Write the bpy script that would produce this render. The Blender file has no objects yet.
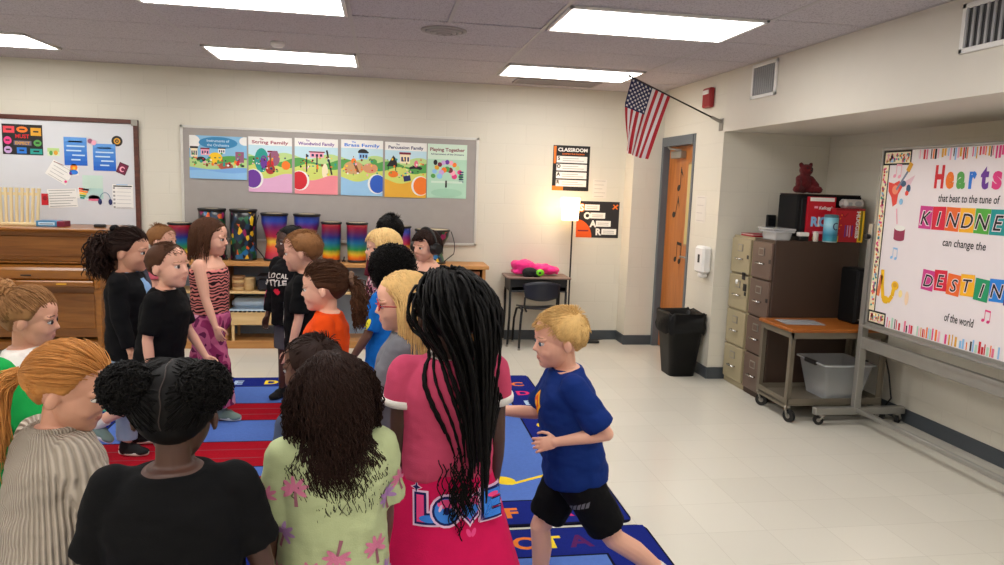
LIGHT_E = 10.7
LAMP_E = 6.0
import bpy, math, random
from mathutils import Vector, Matrix, noise
from mathutils.bvhtree import BVHTree
SC = bpy.context.scene
COL = SC.collection
V = Vector
R = math.radians
rnd = random.Random(7)

# ------------------------------------------------------------------ materials
def lin(c):
    c = c / 255.0
    return c / 12.92 if c <= 0.04045 else ((c + 0.055) / 1.055) ** 2.4
def rgb(c): return (lin(c[0]), lin(c[1]), lin(c[2]), 1)
_MC = {}
def mat(name, col, rough=0.55, metal=0.0, var=0.07, scale=9.0, bump=0.0, bscale=60.0, spec=0.5, emit=0.0, alpha=None, sheen=0.0, sss=0.0):
    key = (name,)
    if key in _MC: return _MC[key]
    m = bpy.data.materials.new(name); m.use_nodes = True
    nt = m.node_tree; N = nt.nodes; L = nt.links
    b = N['Principled BSDF']
    b.inputs['Roughness'].default_value = rough
    b.inputs['Metallic'].default_value = metal
    b.inputs['Specular IOR Level'].default_value = spec
    c = rgb(col)
    tc = N.new('ShaderNodeTexCoord')
    nz = N.new('ShaderNodeTexNoise'); nz.inputs['Scale'].default_value = scale; nz.inputs['Detail'].default_value = 3
    L.new(tc.outputs['Object'], nz.inputs['Vector'])
    mx = N.new('ShaderNodeMix'); mx.data_type = 'RGBA'
    mx.inputs[6].default_value = tuple(max(0, x * (1 - var)) for x in c[:3]) + (1,)
    mx.inputs[7].default_value = tuple(min(1, x * (1 + var)) for x in c[:3]) + (1,)
    L.new(nz.outputs['Fac'], mx.inputs[0])
    L.new(mx.outputs[2], b.inputs['Base Color'])
    if bump:
        n2 = N.new('ShaderNodeTexNoise'); n2.inputs['Scale'].default_value = bscale; n2.inputs['Detail'].default_value = 4
        L.new(tc.outputs['Object'], n2.inputs['Vector'])
        bp = N.new('ShaderNodeBump'); bp.inputs['Strength'].default_value = bump; bp.inputs['Distance'].default_value = 0.01
        L.new(n2.outputs['Fac'], bp.inputs['Height']); L.new(bp.outputs['Normal'], b.inputs['Normal'])
    if emit:
        b.inputs['Emission Color'].default_value = c; b.inputs['Emission Strength'].default_value = emit
    if alpha is not None:
        b.inputs['Alpha'].default_value = alpha
    if sheen:
        b.inputs['Sheen Weight'].default_value = sheen
    if sss:
        b.inputs['Subsurface Weight'].default_value = sss
        b.inputs['Subsurface Radius'].default_value = (0.012, 0.005, 0.003)
    _MC[key] = m
    return m
def nodes(name, rough=0.5, spec=0.5):
    m = bpy.data.materials.new(name); m.use_nodes = True
    b = m.node_tree.nodes['Principled BSDF']
    b.inputs['Roughness'].default_value = rough; b.inputs['Specular IOR Level'].default_value = spec
    return m, m.node_tree.nodes, m.node_tree.links, b
def ramp(N, stops, interp='LINEAR'):
    r = N.new('ShaderNodeValToRGB'); r.color_ramp.interpolation = interp
    e = r.color_ramp.elements
    while len(e) < len(stops): e.new(0.5)
    for i, (p, c) in enumerate(stops):
        e[i].position = p; e[i].color = rgb(c)
    return r

# ------------------------------------------------------------------ mesh builder
def basis(d):
    d = V(d).normalized()
    a = V((0, 0, 1)) if abs(d.z) < 0.9 else V((1, 0, 0))
    x = a.cross(d).normalized(); y = d.cross(x)
    return x, y, d
class MB:
    def __init__(s): s.v = []; s.f = []; s.m = []; s.sm = []; s.mats = []
    def mi(s, m):
        if m not in s.mats: s.mats.append(m)
        return s.mats.index(m)
    def add(s, vs, fs, m=None, smooth=False):
        o = len(s.v); s.v += [V(p) for p in vs]
        k = s.mi(m) if m else 0
        for f in fs:
            s.f.append([o + i for i in f]); s.m.append(k); s.sm.append(smooth)
    def box(s, lo, hi, m=None, bev=0.0, M=None):
        lo = V(lo); hi = V(hi); lo, hi = V(map(min, lo, hi)), V(map(max, lo, hi))
        d = hi - lo; b = min(bev, min(d) * 0.45)
        if b <= 0:
            vs = [V((x, y, z)) for z in (lo.z, hi.z) for y in (lo.y, hi.y) for x in (lo.x, hi.x)]
            fs = [(0, 2, 3, 1), (4, 5, 7, 6), (0, 1, 5, 4), (2, 6, 7, 3), (0, 4, 6, 2), (1, 3, 7, 5)]
        else:
            vs = []; idx = {}
            for sx in (0, 1):
                for sy in (0, 1):
                    for sz in (0, 1):
                        c = V((hi.x if sx else lo.x, hi.y if sy else lo.y, hi.z if sz else lo.z))
                        q = V((b if not sx else -b, b if not sy else -b, b if not sz else -b))
                        for ax in range(3):
                            p = c + q; p[ax] = c[ax]
                            idx[sx, sy, sz, ax] = len(vs); vs.append(p)
            fs = []
            for ax in range(3):
                a1, a2 = (ax + 1) % 3, (ax + 2) % 3
                for sd in (0, 1):
                    k = []
                    for (u, w) in ((0, 0), (1, 0), (1, 1), (0, 1)):
                        t = [0, 0, 0]; t[ax] = sd; t[a1] = u; t[a2] = w
                        k.append(idx[t[0], t[1], t[2], ax])
                    fs.append(k if sd else k[::-1])
            for ax in range(3):            # edges along ax
                a1, a2 = (ax + 1) % 3, (ax + 2) % 3
                for u in (0, 1):
                    for w in (0, 1):
                        t0 = [0, 0, 0]; t0[a1] = u; t0[a2] = w; t1 = list(t0); t1[ax] = 1
                        k = [idx[(*t0, a1)], idx[(*t1, a1)], idx[(*t1, a2)], idx[(*t0, a2)]]
                        fs.append(k if (u == w) else k[::-1])
            for sx in (0, 1):
                for sy in (0, 1):
                    for sz in (0, 1):
                        k = [idx[sx, sy, sz, a] for a in range(3)]
                        fs.append(k if (sx + sy + sz) % 2 else k[::-1])
        if M: vs = [M @ p for p in vs]
        s.add(vs, fs, m)
    def loft(s, rings, m=None, smooth=True, caps=True, closed=False):
        n = len(rings[0]); vs = [p for r in rings for p in r]; fs = []
        K = len(rings)
        for i in range(K if closed else K - 1):
            j2 = (i + 1) % K
            for j in range(n):
                fs.append((i * n + j, i * n + (j + 1) % n, j2 * n + (j + 1) % n, j2 * n + j))
        if caps and not closed:
            fs.append(tuple(range(n))[::-1]); fs.append(tuple((K - 1) * n + j for j in range(n)))
        s.add(vs, fs, m, smooth)
    def tube(s, path, r, m=None, n=8, caps=True, flat=1.0, closed=False, smooth=True):
        path = [V(p) for p in path]; K = len(path)
        if not hasattr(r, '__len__'): r = [r] * K
        rings = []; px = None
        for i, p in enumerate(path):
            if closed: d = path[(i + 1) % K] - path[i - 1]
            else: d = (path[min(i + 1, K - 1)] - path[max(i - 1, 0)])
            if d.length < 1e-9: d = V((0, 0, 1))
            d.normalize()
            if px is None: x, y, _ = basis(d)
            else:
                x = px - d * px.dot(d)
                if x.length < 1e-6: x = basis(d)[0]
                x.normalize(); y = d.cross(x)
            px = x
            rings.append([p + (x * math.cos(2 * math.pi * j / n) + y * math.sin(2 * math.pi * j / n) * flat) * r[i] for j in range(n)])
        s.loft(rings, m, smooth, caps, closed)
    def cyl(s, p0, p1, r0, r1=None, m=None, n=20, smooth=True):
        p0 = V(p0); p1 = V(p1); r1 = r0 if r1 is None else r1
        x, y, d = basis(p1 - p0)
        cs = [(math.cos(2 * math.pi * j / n), math.sin(2 * math.pi * j / n)) for j in range(n)]
        a = [p0 + (x * c + y * t) * r0 for c, t in cs]; b = [p1 + (x * c + y * t) * r1 for c, t in cs]
        s.add(a + b, [(j, (j + 1) % n, n + (j + 1) % n, n + j) for j in range(n)], m, smooth)
        s.add(a, [tuple(range(n))[::-1]], m); s.add(b, [tuple(range(n))], m)
    def lathe(s, c, prof, m=None, n=24, axis=None, smooth=True):
        c = V(c); M = Matrix.Identity(3) if axis is None else Matrix((basis(axis))).transposed()
        rings = [[c + M @ V((r * math.cos(2 * math.pi * j / n), r * math.sin(2 * math.pi * j / n), z)) for j in range(n)] for r, z in prof]
        s.loft(rings, m, smooth)
    def ell(s, c, r, m=None, M=None, nu=16, nv=10, smooth=True):
        c = V(c)
        if not hasattr(r, '__len__'): r = (r, r, r)
        vs = []; fs = []
        for i in range(1, nv):
            th = math.pi * i / nv
            for j in range(nu):
                ph = 2 * math.pi * j / nu
                vs.append(V((r[0] * math.sin(th) * math.cos(ph), r[1] * math.sin(th) * math.sin(ph), r[2] * math.cos(th))))
        vs += [V((0, 0, r[2])), V((0, 0, -r[2]))]
        T = len(vs) - 2; B = T + 1
        for i in range(nv - 2):
            for j in range(nu):
                fs.append((i * nu + j, (i + 1) * nu + j, (i + 1) * nu + (j + 1) % nu, i * nu + (j + 1) % nu))
        for j in range(nu):
            fs.append((T, j, (j + 1) % nu)); fs.append((B, (nv - 2) * nu + (j + 1) % nu, (nv - 2) * nu + j))
        if M: vs = [M @ p for p in vs]
        s.add([c + p for p in vs], fs, m, smooth)
    def cap(s, p0, p1, r0, r1, m=None, n=14):     # round cone
        p0 = V(p0); p1 = V(p1)
        s.cyl(p0, p1, r0, r1, m, n); s.ell(p0, r0, m, nu=n, nv=8); s.ell(p1, r1, m, nu=n, nv=8)
    def torus(s, c, R_, r, m=None, axis=(0, 0, 1), n=28, k=8):
        x, y, d = basis(axis); c = V(c)
        s.tube([c + (x * math.cos(2 * math.pi * i / n) + y * math.sin(2 * math.pi * i / n)) * R_ for i in range(n)], r, m, k, closed=True)
    def mesh(s, name, off=None):
        me = bpy.data.meshes.new(name)
        vs = s.v if off is None else [p - off for p in s.v]
        me.from_pydata([tuple(p) for p in vs], [], s.f)
        for m in s.mats: me.materials.append(m)
        if s.mats: me.polygons.foreach_set('material_index', s.m)
        me.polygons.foreach_set('use_smooth', s.sm)
        me.update()
        return me

def tag(o, label=None, cat=None, group=None, kind=None):
    if label: o['label'] = label
    if cat: o['category'] = cat
    if group: o['group'] = group
    if kind: o['kind'] = kind
    return o
BASE = {}
def link(o, parent=None):
    COL.objects.link(o)
    if parent is not None: o.parent = parent
    return o
def empty(name, loc, label, cat, group=None, rz=0.0):
    o = bpy.data.objects.new(name, None); o.empty_display_size = 0.1
    o.location = loc; o.rotation_euler = (0, 0, rz); link(o); BASE[o.name] = V(loc)
    tag(o, label, cat, group); return o
def obj(name, mb, parent=None, local=False):
    """one mesh object; world-space verts are made relative to the root's base"""
    if parent is None:
        if local: off = V((0, 0, 0))
        else:
            xs = [p.x for p in mb.v]; ys = [p.y for p in mb.v]; zs = [p.z for p in mb.v]
            off = V(((min(xs) + max(xs)) / 2, (min(ys) + max(ys)) / 2, min(zs)))
        o = bpy.data.objects.new(name, mb.mesh(name, off)); o.location = off; link(o)
        BASE[o.name] = off
        return o
    b = BASE[parent.name]
    o = bpy.data.objects.new(name, mb.mesh(name, None if local else b)); link(o, parent)
    BASE[o.name] = b
    return o
def struct(name, mb): return tag(obj(name, mb), kind='structure')
def kids(o): return [c for c in bpy.data.objects if c.parent == o]
def copy_tree(o, parent=None):
    c = o.copy(); COL.objects.link(c)
    BASE[c.name] = BASE.get(o.name, V((0, 0, 0)))
    if parent is not None: c.parent = parent
    for k in kids(o): copy_tree(k, c)
    return c

# ------------------------------------------------------------------ text and flat art
_TX = {}
def text2d(s, bold=0.0, shear=0.0):
    k = (s, bold, shear)
    if k in _TX: return _TX[k]
    cu = bpy.data.curves.new('lettering', 'FONT'); cu.body = s; cu.size = 1.0; cu.offset = bold; cu.shear = shear
    cu.resolution_u = 3; cu.fill_mode = 'BOTH' if cu.dimensions == '3D' else 'FRONT'; cu.dimensions = '2D'
    o = bpy.data.objects.new('lettering', cu); COL.objects.link(o)
    dg = bpy.context.evaluated_depsgraph_get(); dg.update()
    me = bpy.data.meshes.new_from_object(o.evaluated_get(dg))
    vs = [(v.co.x, v.co.y) for v in me.vertices]; fs = [tuple(p.vertices) for p in me.polygons]
    bpy.data.objects.remove(o); bpy.data.curves.remove(cu); bpy.data.meshes.remove(me)
    if vs:
        x0 = min(v[0] for v in vs); x1 = max(v[0] for v in vs); y0 = min(v[1] for v in vs); y1 = max(v[1] for v in vs)
    else: x0 = x1 = y0 = y1 = 0
    _TX[k] = (vs, fs, (x0, x1, y0, y1)); return _TX[k]
class Panel:
    """flat art on a plane: O lower-left corner, U right, W up; N outward"""
    def __init__(s, mb, O, U, W):
        s.mb = mb; s.O = V(O); s.U = V(U).normalized(); s.W = V(W).normalized(); s.N = s.U.cross(s.W).normalized(); s.L = 0; s.clip = None; s.step = 0.0001
    def P(s, u, w, l): return s.O + s.U * u + s.W * w + s.N * (l * s.step)
    def slab(s, w, h, t, m):
        vs = [s.P(u, v, 0) + s.N * (-t if k == 0 else 0) for k in (0, 1) for (u, v) in ((0, 0), (w, 0), (w, h), (0, h))]
        s.mb.add(vs, [(3, 2, 1, 0), (4, 5, 6, 7), (0, 1, 5, 4), (1, 2, 6, 5), (2, 3, 7, 6), (3, 0, 4, 7)], m)
    def poly(s, pts, m, l=None):
        if l is None: s.L += 1; l = s.L
        if s.clip:
            for ax in (0, 1):
                for sg, lim in ((1, 0.0), (-1, -s.clip[ax])):
                    out = []
                    for a, b in zip(pts, pts[1:] + pts[:1]):
                        da, db = a[ax] * sg - lim, b[ax] * sg - lim
                        if da >= 0: out.append(a)
                        if (da >= 0) != (db >= 0): k = da / (da - db); out.append((a[0] + (b[0] - a[0]) * k, a[1] + (b[1] - a[1]) * k))
                    pts = out
                    if len(pts) < 3: return
        s.mb.add([s.P(u, v, l) for u, v in pts], [tuple(range(len(pts)))], m)
    def rect(s, u0, v0, u1, v1, m, rot=0.0, l=None):
        cx, cy = (u0 + u1) / 2, (v0 + v1) / 2; c, t = math.cos(rot), math.sin(rot)
        s.poly([(cx + (u - cx) * c - (v - cy) * t, cy + (u - cx) * t + (v - cy) * c) for u, v in ((u0, v0), (u1, v0), (u1, v1), (u0, v1))], m, l)
    def disc(s, cu, cv, ru, rv, m, n=20, rot=0.0, a0=0, a1=360, l=None):
        c, t = math.cos(rot), math.sin(rot); full = (a1 - a0) >= 360
        k = n if full else n + 1
        pts = [(ru * math.cos(R(a0 + (a1 - a0) * i / n)), rv * math.sin(R(a0 + (a1 - a0) * i / n))) for i in range(k)]
        if not full: pts = [(0, 0)] + pts
        s.poly([(cu + x * c - y * t, cv + x * t + y * c) for x, y in pts], m, l)
    def text(s, st, u, v, h, m, w=None, align='c', bold=0.0, rot=0.0, shear=0.0, l=None):
        """h = cap height; w forces the width"""
        vs, fs, (x0, x1, y0, y1) = text2d(st, bold, shear)
        if not vs: return
        k = h / 0.70; kx = k if w is None else w / max(1e-6, x1 - x0)
        off = {'l': x0, 'c': (x0 + x1) / 2, 'r': x1}[align]
        c, t = math.cos(rot), math.sin(rot)
        if l is None: s.L += 1; l = s.L
        pts = []
        for x, y in vs:
            a, b = (x - off) * kx, y * k
            pts.append(s.P(u + a * c - b * t, v + a * t + b * c, l))
        s.mb.add(pts, fs, m)
    def line(s, pts, wd, m, l=None):
        if l is None: s.L += 1; l = s.L
        for (a, b), (c, d) in zip(pts, pts[1:]):
            q = V((c - a, d - b)); n = V((-q.y, q.x)).normalized() * wd / 2
            s.poly([(a - n.x, b - n.y), (c - n.x, d - n.y), (c + n.x, d + n.y), (a + n.x, b + n.y)], m, l)
    def note(s, u, v, h, m, double=False, rot=0.0):
        """music note, head at (u,v), stem h"""
        c, t = math.cos(rot), math.sin(rot)
        T = lambda x, y: (u + x * c - y * t, v + x * t + y * c)
        s.disc(u, v, h * 0.20, h * 0.15, m, 14, rot + 0.4)
        s.line([T(h * 0.17, 0), T(h * 0.17, h)], h * 0.07, m)
        if double:
            p = T(h * 0.6, h * -0.06); s.disc(p[0], p[1], h * 0.20, h * 0.15, m, 14, rot + 0.4)
            s.line([T(h * 0.77, -h * 0.06), T(h * 0.77, h * 0.94)], h * 0.07, m)
            s.line([T(h * 0.14, h * 0.95), T(h * 0.80, h * 0.9)], h * 0.17, m)
        else:
            s.poly([T(h * 0.17, h), T(h * 0.45, h * 0.62), T(h * 0.42, h * 0.45), T(h * 0.38, h * 0.6), T(h * 0.17, h * 0.76)], m)
def flat_thing(name, label, cat, O, w, h, U=(1, 0, 0), W=(0, 0, 1), m=None, t=0.002, group=None, art=None):
    """a sheet, poster or sticker: one mesh with its printed art"""
    mb = MB(); U = V(U).normalized(); W = V(W).normalized()
    p = Panel(mb, V(O) + U.cross(W) * t, U, W); p.slab(w, h, t, m); p.clip = (w, h)
    if art: art(p, w, h)
    return tag(obj(name, mb), label, cat, group)

# common colours
WHITE = mat('white_paint', (232, 230, 226), 0.5); BLACK = mat('black_plastic', (16, 16, 18), 0.45)
STEEL = mat('grey_steel', (150, 146, 138), 0.4, 0.6); CHROME = mat('chrome', (200, 200, 200), 0.2, 1.0)
RUBBER = mat('black_rubber', (14, 14, 14), 0.7); PAPER = mat('white_paper', (236, 234, 230), 0.8)
INK = mat('black_ink', (22, 20, 22), 0.6); GREYINK = mat('grey_ink', (150, 150, 152), 0.7)
def pm(name, c, rough=0.6): return mat('print_' + name, c, rough, var=0.05)
RED = pm('red', (206, 30, 42)); ORANGE = pm('orange', (240, 120, 30)); YELLOW = pm('yellow', (248, 200, 30)); GREEN = pm('green', (84, 160, 76))
TEAL = pm('teal', (30, 150, 140)); BLUE = pm('blue', (40, 120, 215)); PURPLE = pm('purple', (105, 50, 150)); PINK = pm('pink', (226, 60, 130))
LBLUE = pm('light_blue', (140, 190, 232)); LGREEN = pm('light_green', (186, 214, 140)); LPINK = pm('light_pink', (240, 165, 185)); SKY = pm('sky', (130, 184, 220))
CREAM = pm('cream', (240, 226, 190)); TAN = pm('tan', (205, 160, 110)); BROWN = pm('brown', (120, 70, 35)); MAROON = pm('maroon', (120, 20, 50)); LILAC = pm('lilac', (200, 165, 215)); GOLD = pm('gold', (220, 160, 40)); MINT = pm('mint', (175, 215, 190)); NAVY = pm('navy', (30, 40, 95))
def wood(name, c1, c2, scale=3.0, rough=0.4, axis='X', dist=6.0):
    m, N, L, b = nodes(name, rough)
    tc = N.new('ShaderNodeTexCoord'); mp = N.new('ShaderNodeMapping')
    mp.inputs['Scale'].default_value = {'X': (0.25, 3, 3), 'Y': (3, 0.25, 3), 'Z': (3, 3, 0.25)}[axis]
    nz = N.new('ShaderNodeTexNoise'); nz.inputs['Scale'].default_value = scale * 4; nz.inputs['Detail'].default_value = 6; nz.inputs['Distortion'].default_value = 0.6
    L.new(tc.outputs['Object'], mp.inputs['Vector']); L.new(mp.outputs['Vector'], nz.inputs['Vector'])
    r = ramp(N, [(0.3, c1), (0.7, c2)]); L.new(nz.outputs['Fac'], r.inputs['Fac']); L.new(r.outputs['Color'], b.inputs['Base Color'])
    return m
# ------------------------------------------------------------------ camera
cam = bpy.data.cameras.new('camera'); co = bpy.data.objects.new('camera', cam); COL.objects.link(co)
cam.sensor_fit = 'HORIZONTAL'; cam.sensor_width = 36.0; cam.lens = 728.63 / 1004 * 36.0; cam.clip_start = 0.05
yaw, pit, rol = 0.163471, 0.1342935, 0.0344700
f_ = V((math.sin(yaw) * math.cos(pit), math.cos(yaw) * math.cos(pit), -math.sin(pit)))
r_ = V((math.cos(yaw), -math.sin(yaw), 0)); u_ = r_.cross(f_)
r2 = r_ * math.cos(rol) + u_ * math.sin(rol); u2 = -r_ * math.sin(rol) + u_ * math.cos(rol)
Mx = Matrix((r2, u2, -f_)).transposed().to_4x4(); Mx.translation = (0, 0, 1.6)
co.matrix_world = Mx; SC.camera = co
SC.view_settings.view_transform = 'Standard'; SC.view_settings.look = 'None'; SC.view_settings.gamma = 1; SC.view_settings.use_curve_mapping = False
SC.view_settings.exposure = 0.0
w = bpy.data.worlds.new('World'); SC.world = w; w.use_nodes = True
w.node_tree.nodes['Background'].inputs[0].default_value = (0.5, 0.5, 0.52, 1); w.node_tree.nodes['Background'].inputs[1].default_value = 0.05

# ------------------------------------------------------------------ shell
def block_wall(name, axis, c=(216, 211, 197)):
    m, N, L, b = nodes(name, 0.5)
    tc = N.new('ShaderNodeTexCoord'); sp = N.new('ShaderNodeSeparateXYZ'); cb = N.new('ShaderNodeCombineXYZ')
    ge = N.new('ShaderNodeNewGeometry'); L.new(ge.outputs['Position'], sp.inputs[0])
    L.new(sp.outputs['X' if axis == 'x' else 'Y'], cb.inputs[0]); L.new(sp.outputs['Z'], cb.inputs[1])
    br = N.new('ShaderNodeTexBrick'); br.inputs['Scale'].default_value = 1.0
    br.inputs['Brick Width'].default_value = 0.40; br.inputs['Row Height'].default_value = 0.20
    br.inputs['Mortar Size'].default_value = 0.006; br.inputs['Mortar Smooth'].default_value = 0.6
    a = rgb(c); br.inputs['Color1'].default_value = a; br.inputs['Color2'].default_value = tuple(x * 0.985 for x in a[:3]) + (1,)
    br.inputs['Mortar'].default_value = tuple(x * 0.968 for x in a[:3]) + (1,)
    L.new(cb.outputs[0], br.inputs['Vector']); L.new(br.outputs['Color'], b.inputs['Base Color'])
    nz = N.new('ShaderNodeTexNoise'); nz.inputs['Scale'].default_value = 90; L.new(ge.outputs['Position'], nz.inputs['Vector'])
    ma = N.new('ShaderNodeMath'); ma.operation = 'MULTIPLY_ADD'; ma.inputs[1].default_value = -1.0
    mb_ = N.new('ShaderNodeMath'); mb_.operation = 'MULTIPLY'; mb_.inputs[1].default_value = 0.25
    L.new(nz.outputs['Fac'], mb_.inputs[0]); L.new(br.outputs['Fac'], ma.inputs[0]); L.new(mb_.outputs[0], ma.inputs[2])
    bp = N.new('ShaderNodeBump'); bp.inputs['Strength'].default_value = 0.2; bp.inputs['Distance'].default_value = 0.006
    L.new(ma.outputs[0], bp.inputs['Height']); L.new(bp.outputs['Normal'], b.inputs['Normal'])
    return m
WX = block_wall('painted_block_along_x', 'x'); WY = block_wall('painted_block_along_y', 'y')
PLAST = mat('painted_plaster', (214, 208, 196), 0.6, var=0.02, bump=0.03, bscale=200)
YB, XW, XN, YC, ZC, ZS = 7.33, 2.76, 3.72, 5.75, 2.58, 2.09
X0, Y0 = -4.9, -2.6
m, N, L, b = nodes('vinyl_floor_tile', 0.17, 0.5)
ge = N.new('ShaderNodeNewGeometry'); br = N.new('ShaderNodeTexBrick'); br.offset = 0; br.inputs['Scale'].default_value = 1
br.inputs['Brick Width'].default_value = 0.305; br.inputs['Row Height'].default_value = 0.305; br.inputs['Mortar Size'].default_value = 0.0015
br.inputs['Color1'].default_value = rgb((214, 210, 198)); br.inputs['Color2'].default_value = rgb((209, 205, 193)); br.inputs['Mortar'].default_value = rgb((196, 191, 179))
L.new(ge.outputs['Position'], br.inputs['Vector'])
nz = N.new('ShaderNodeTexNoise'); nz.inputs['Scale'].default_value = 14; nz.inputs['Detail'].default_value = 6; L.new(ge.outputs['Position'], nz.inputs['Vector'])
mx = N.new('ShaderNodeMix'); mx.data_type = 'RGBA'; mx.blend_type = 'MULTIPLY'; mx.inputs[0].default_value = 0.35
rp = ramp(N, [(0.2, (226, 222, 215)), (0.8, (255, 255, 255))]); L.new(nz.outputs['Fac'], rp.inputs['Fac'])
L.new(br.outputs['Color'], mx.inputs[6]); L.new(rp.outputs['Color'], mx.inputs[7]); L.new(br.outputs['Color'], b.inputs['Base Color'])
FLOOR = m
q = MB(); q.box((X0 - .2, Y0 - .2, -0.12), (XN + .2, YB + .2, 0), FLOOR); struct('floor', q)
q = MB(); q.box((X0 - .2, YB, 0), (2.46, YB + .2, ZC + .1), WX); q.box((2.46, 7.08, 0), (2.96, YB + .2, ZC + .1), WX); struct('wall_back', q)
q = MB(); q.box((XW, YC, 0), (XW + .2, 6.34, ZC + .1), WY); q.box((XW, 6.34, 2.11), (XW + .2, 7.08, ZC + .1), WY); struct('wall_right', q)
q = MB(); q.box((XW + .2, YC, 0), (XN + .2, YC + .16, ZC + .1), WX); struct('wall_alcove', q)
q = MB(); q.box((XN, Y0 - .2, 0), (XN + .2, YC, ZC + .1), WY); struct('wall_alcove_rear', q)
q = MB(); q.box((XW, Y0, ZS), (XN, YC, ZC + .1), PLAST); struct('wall_bulkhead', q)
q = MB(); q.box((X0 - .2, Y0 - .2, 0), (X0, YB, ZC + .1), WY); struct('wall_left', q)
q = MB(); q.box((X0, Y0 - .2, 0), (XN, Y0, ZC + .1), WX); struct('wall_front', q)
BASEM = mat('vinyl_cove_base', (66, 72, 78), 0.5)
def bb(name, lo, hi): q = MB(); q.box(lo, hi, BASEM, 0.003); return struct(name, q)
bb('baseboard_back', (X0, YB - .012, 0), (2.46, YB, .10)); bb('baseboard_pilaster', (2.448, 7.068, 0), (XW, 7.08, .10)); bb('baseboard_pilaster_side', (2.448, 7.08, 0), (2.46, YB - .012, .10))
bb('baseboard_right', (XW - .012, YC - .012, 0), (XW, 6.32, .10)); bb('baseboard_alcove', (XW, YC - .012, 0), (XN - .012, YC, .10)); bb('baseboard_alcove_rear', (XN - .012, Y0, 0), (XN, YC, .10))

# ceiling: lay-in tiles on a T grid
m, N, L, b = nodes('acoustic_tile', 0.9, 0.1)
ge = N.new('ShaderNodeNewGeometry'); nz = N.new('ShaderNodeTexNoise'); nz.inputs['Scale'].default_value = 130; nz.inputs['Detail'].default_value = 2
L.new(ge.outputs['Position'], nz.inputs['Vector']); rp = ramp(N, [(0.36, (160, 155, 160)), (0.5, (190, 184, 190))]); L.new(nz.outputs['Fac'], rp.inputs['Fac'])
L.new(rp.outputs['Color'], b.inputs['Base Color'])
bp = N.new('ShaderNodeBump'); bp.inputs['Strength'].default_value = 0.3; L.new(nz.outputs['Fac'], bp.inputs['Height']); L.new(bp.outputs['Normal'], b.inputs['Normal'])
TILE = m; TBAR = mat('ceiling_grid_bar', (168, 163, 165), 0.5)
GX = [-0.215 + 1.19 * k for k in range(-4, 4)]; GY = [7.33 - 0.667 * k for k in range(0, 16)]
q = MB(); q.box((X0, Y0, ZC), (XN, YB, ZC + .1), TILE)
rr = random.Random(3)
xs = [X0] + [g for g in GX if X0 < g < XW] + [XW]; ys = [Y0] + [g for g in reversed(GY) if g > Y0]
for a, c in zip(xs, xs[1:]):
    for d, e in zip(ys, ys[1:]):
        z = ZC - 0.006 - rr.random() * 0.002
        if abs(a + 0.215) < .01 and abs(e - 4.66) < .02: z = ZC - 0.0005           # the one tile pushed up out of its grid
        q.box((a + .008, d + .008, z), (c - .008, e - .008, ZC + .001), TILE, 0.004)
for g in xs[1:-1]: q.box((g - .012, Y0, ZC - .008), (g + .012, YB, ZC), TBAR)
q.box((.372, 3.99, ZC - .008), (.396, 4.66, ZC), TBAR)
for g in ys[1:-1]: q.box((X0, g - .005, ZC - .0075), (XW, g + .005, ZC), TILE)
q.box((X0, YB - .02, ZC - .009), (XW, YB, ZC), TBAR); q.box((XW - .02, Y0, ZC - .009), (XW, 7.08, ZC), TBAR)
struct('ceiling', q)

# fluorescent troffers
LENS = mat('lit_lens', (255, 252, 247), 0.4, emit=LIGHT_E)
GLOWF = mat('troffer_frame', (225, 222, 220), 0.5)
lab = {(0, 0): 'lit ceiling troffer over the upright piano, cut by the picture edge', (1, 0): 'lit ceiling troffer above the grey bulletin board', (2, 0): 'lit ceiling troffer near the flag and back wall',
       (1, 1): 'lit ceiling troffer cut by the top of the picture beside the pushed-up tile', (2, 1): 'large lit ceiling troffer nearest the wall vents'}
for i, gx in enumerate((-2.595 - 1.19, -0.215 - 1.19, -0.215 + 1.19)):
    for j, gy in enumerate((5.995, 3.99, 1.99, 0.0, -2.0)):
        x0, x1, y0, y1 = gx + .012, gx + 1.178, gy + .02, gy + .65
        t = empty('ceiling_light', ((x0 + x1) / 2, (y0 + y1) / 2, ZC - .03), lab.get((i, j), 'lit ceiling troffer behind the photographer'), 'ceiling light', 'fluorescent ceiling lights')
        q = MB()
        for lo, hi in (((x0, y0), (x1, y0 + .022)), ((x0, y1 - .022), (x1, y1)), ((x0, y0), (x0 + .022, y1)), ((x1 - .022, y0), (x1, y1))):
            q.box((*lo, ZC - .022), (*hi, ZC - .007), GLOWF, .003)
        obj('frame', q, t)
        q = MB(); q.box((x0 + .022, y0 + .022, ZC - .019), (x1 - .022, y1 - .022, ZC - .009), LENS); obj('diffuser', q, t)
# round diffuser and a dim air grille
q = MB(); GR = mat('dim_metal', (150, 144, 144), 0.6); c = V((0.37, 4.9, ZC - .008))
for r0, z0 in ((.15, 0), (.115, -.008), (.08, -.014), (.045, -.02)): q.lathe(c, [(r0, .0), (r0, z0 - .003), (r0 - .022, z0 - .008), (r0 - .03, z0 - .002), (r0 - .03, 0)], GR, 32)
tag(obj('ceiling_vent', q), 'round louvred air diffuser in the ceiling', 'vent')
t = empty('return_grille', (1.6, 6.98, ZC - .01), 'dark rectangular return grille in the ceiling by the back wall', 'vent')
q = MB(); q.box((1.2, 6.78, ZC - .018), (2.0, 6.8, ZC - .005), GR); q.box((1.2, 7.08, ZC - .018), (2.0, 7.1, ZC - .005), GR); q.box((1.2, 6.8, ZC - .018), (1.22, 7.08, ZC - .005), GR); q.box((1.98, 6.8, ZC - .018), (2.0, 7.08, ZC - .005), GR); obj('frame', q, t)
q = MB(); 
for k in range(14): q.box((1.22, 6.802 + k * .02, ZC - .014), (1.98, 6.812 + k * .02, ZC - .006), GR)
obj('louvres', q, t)
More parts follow.
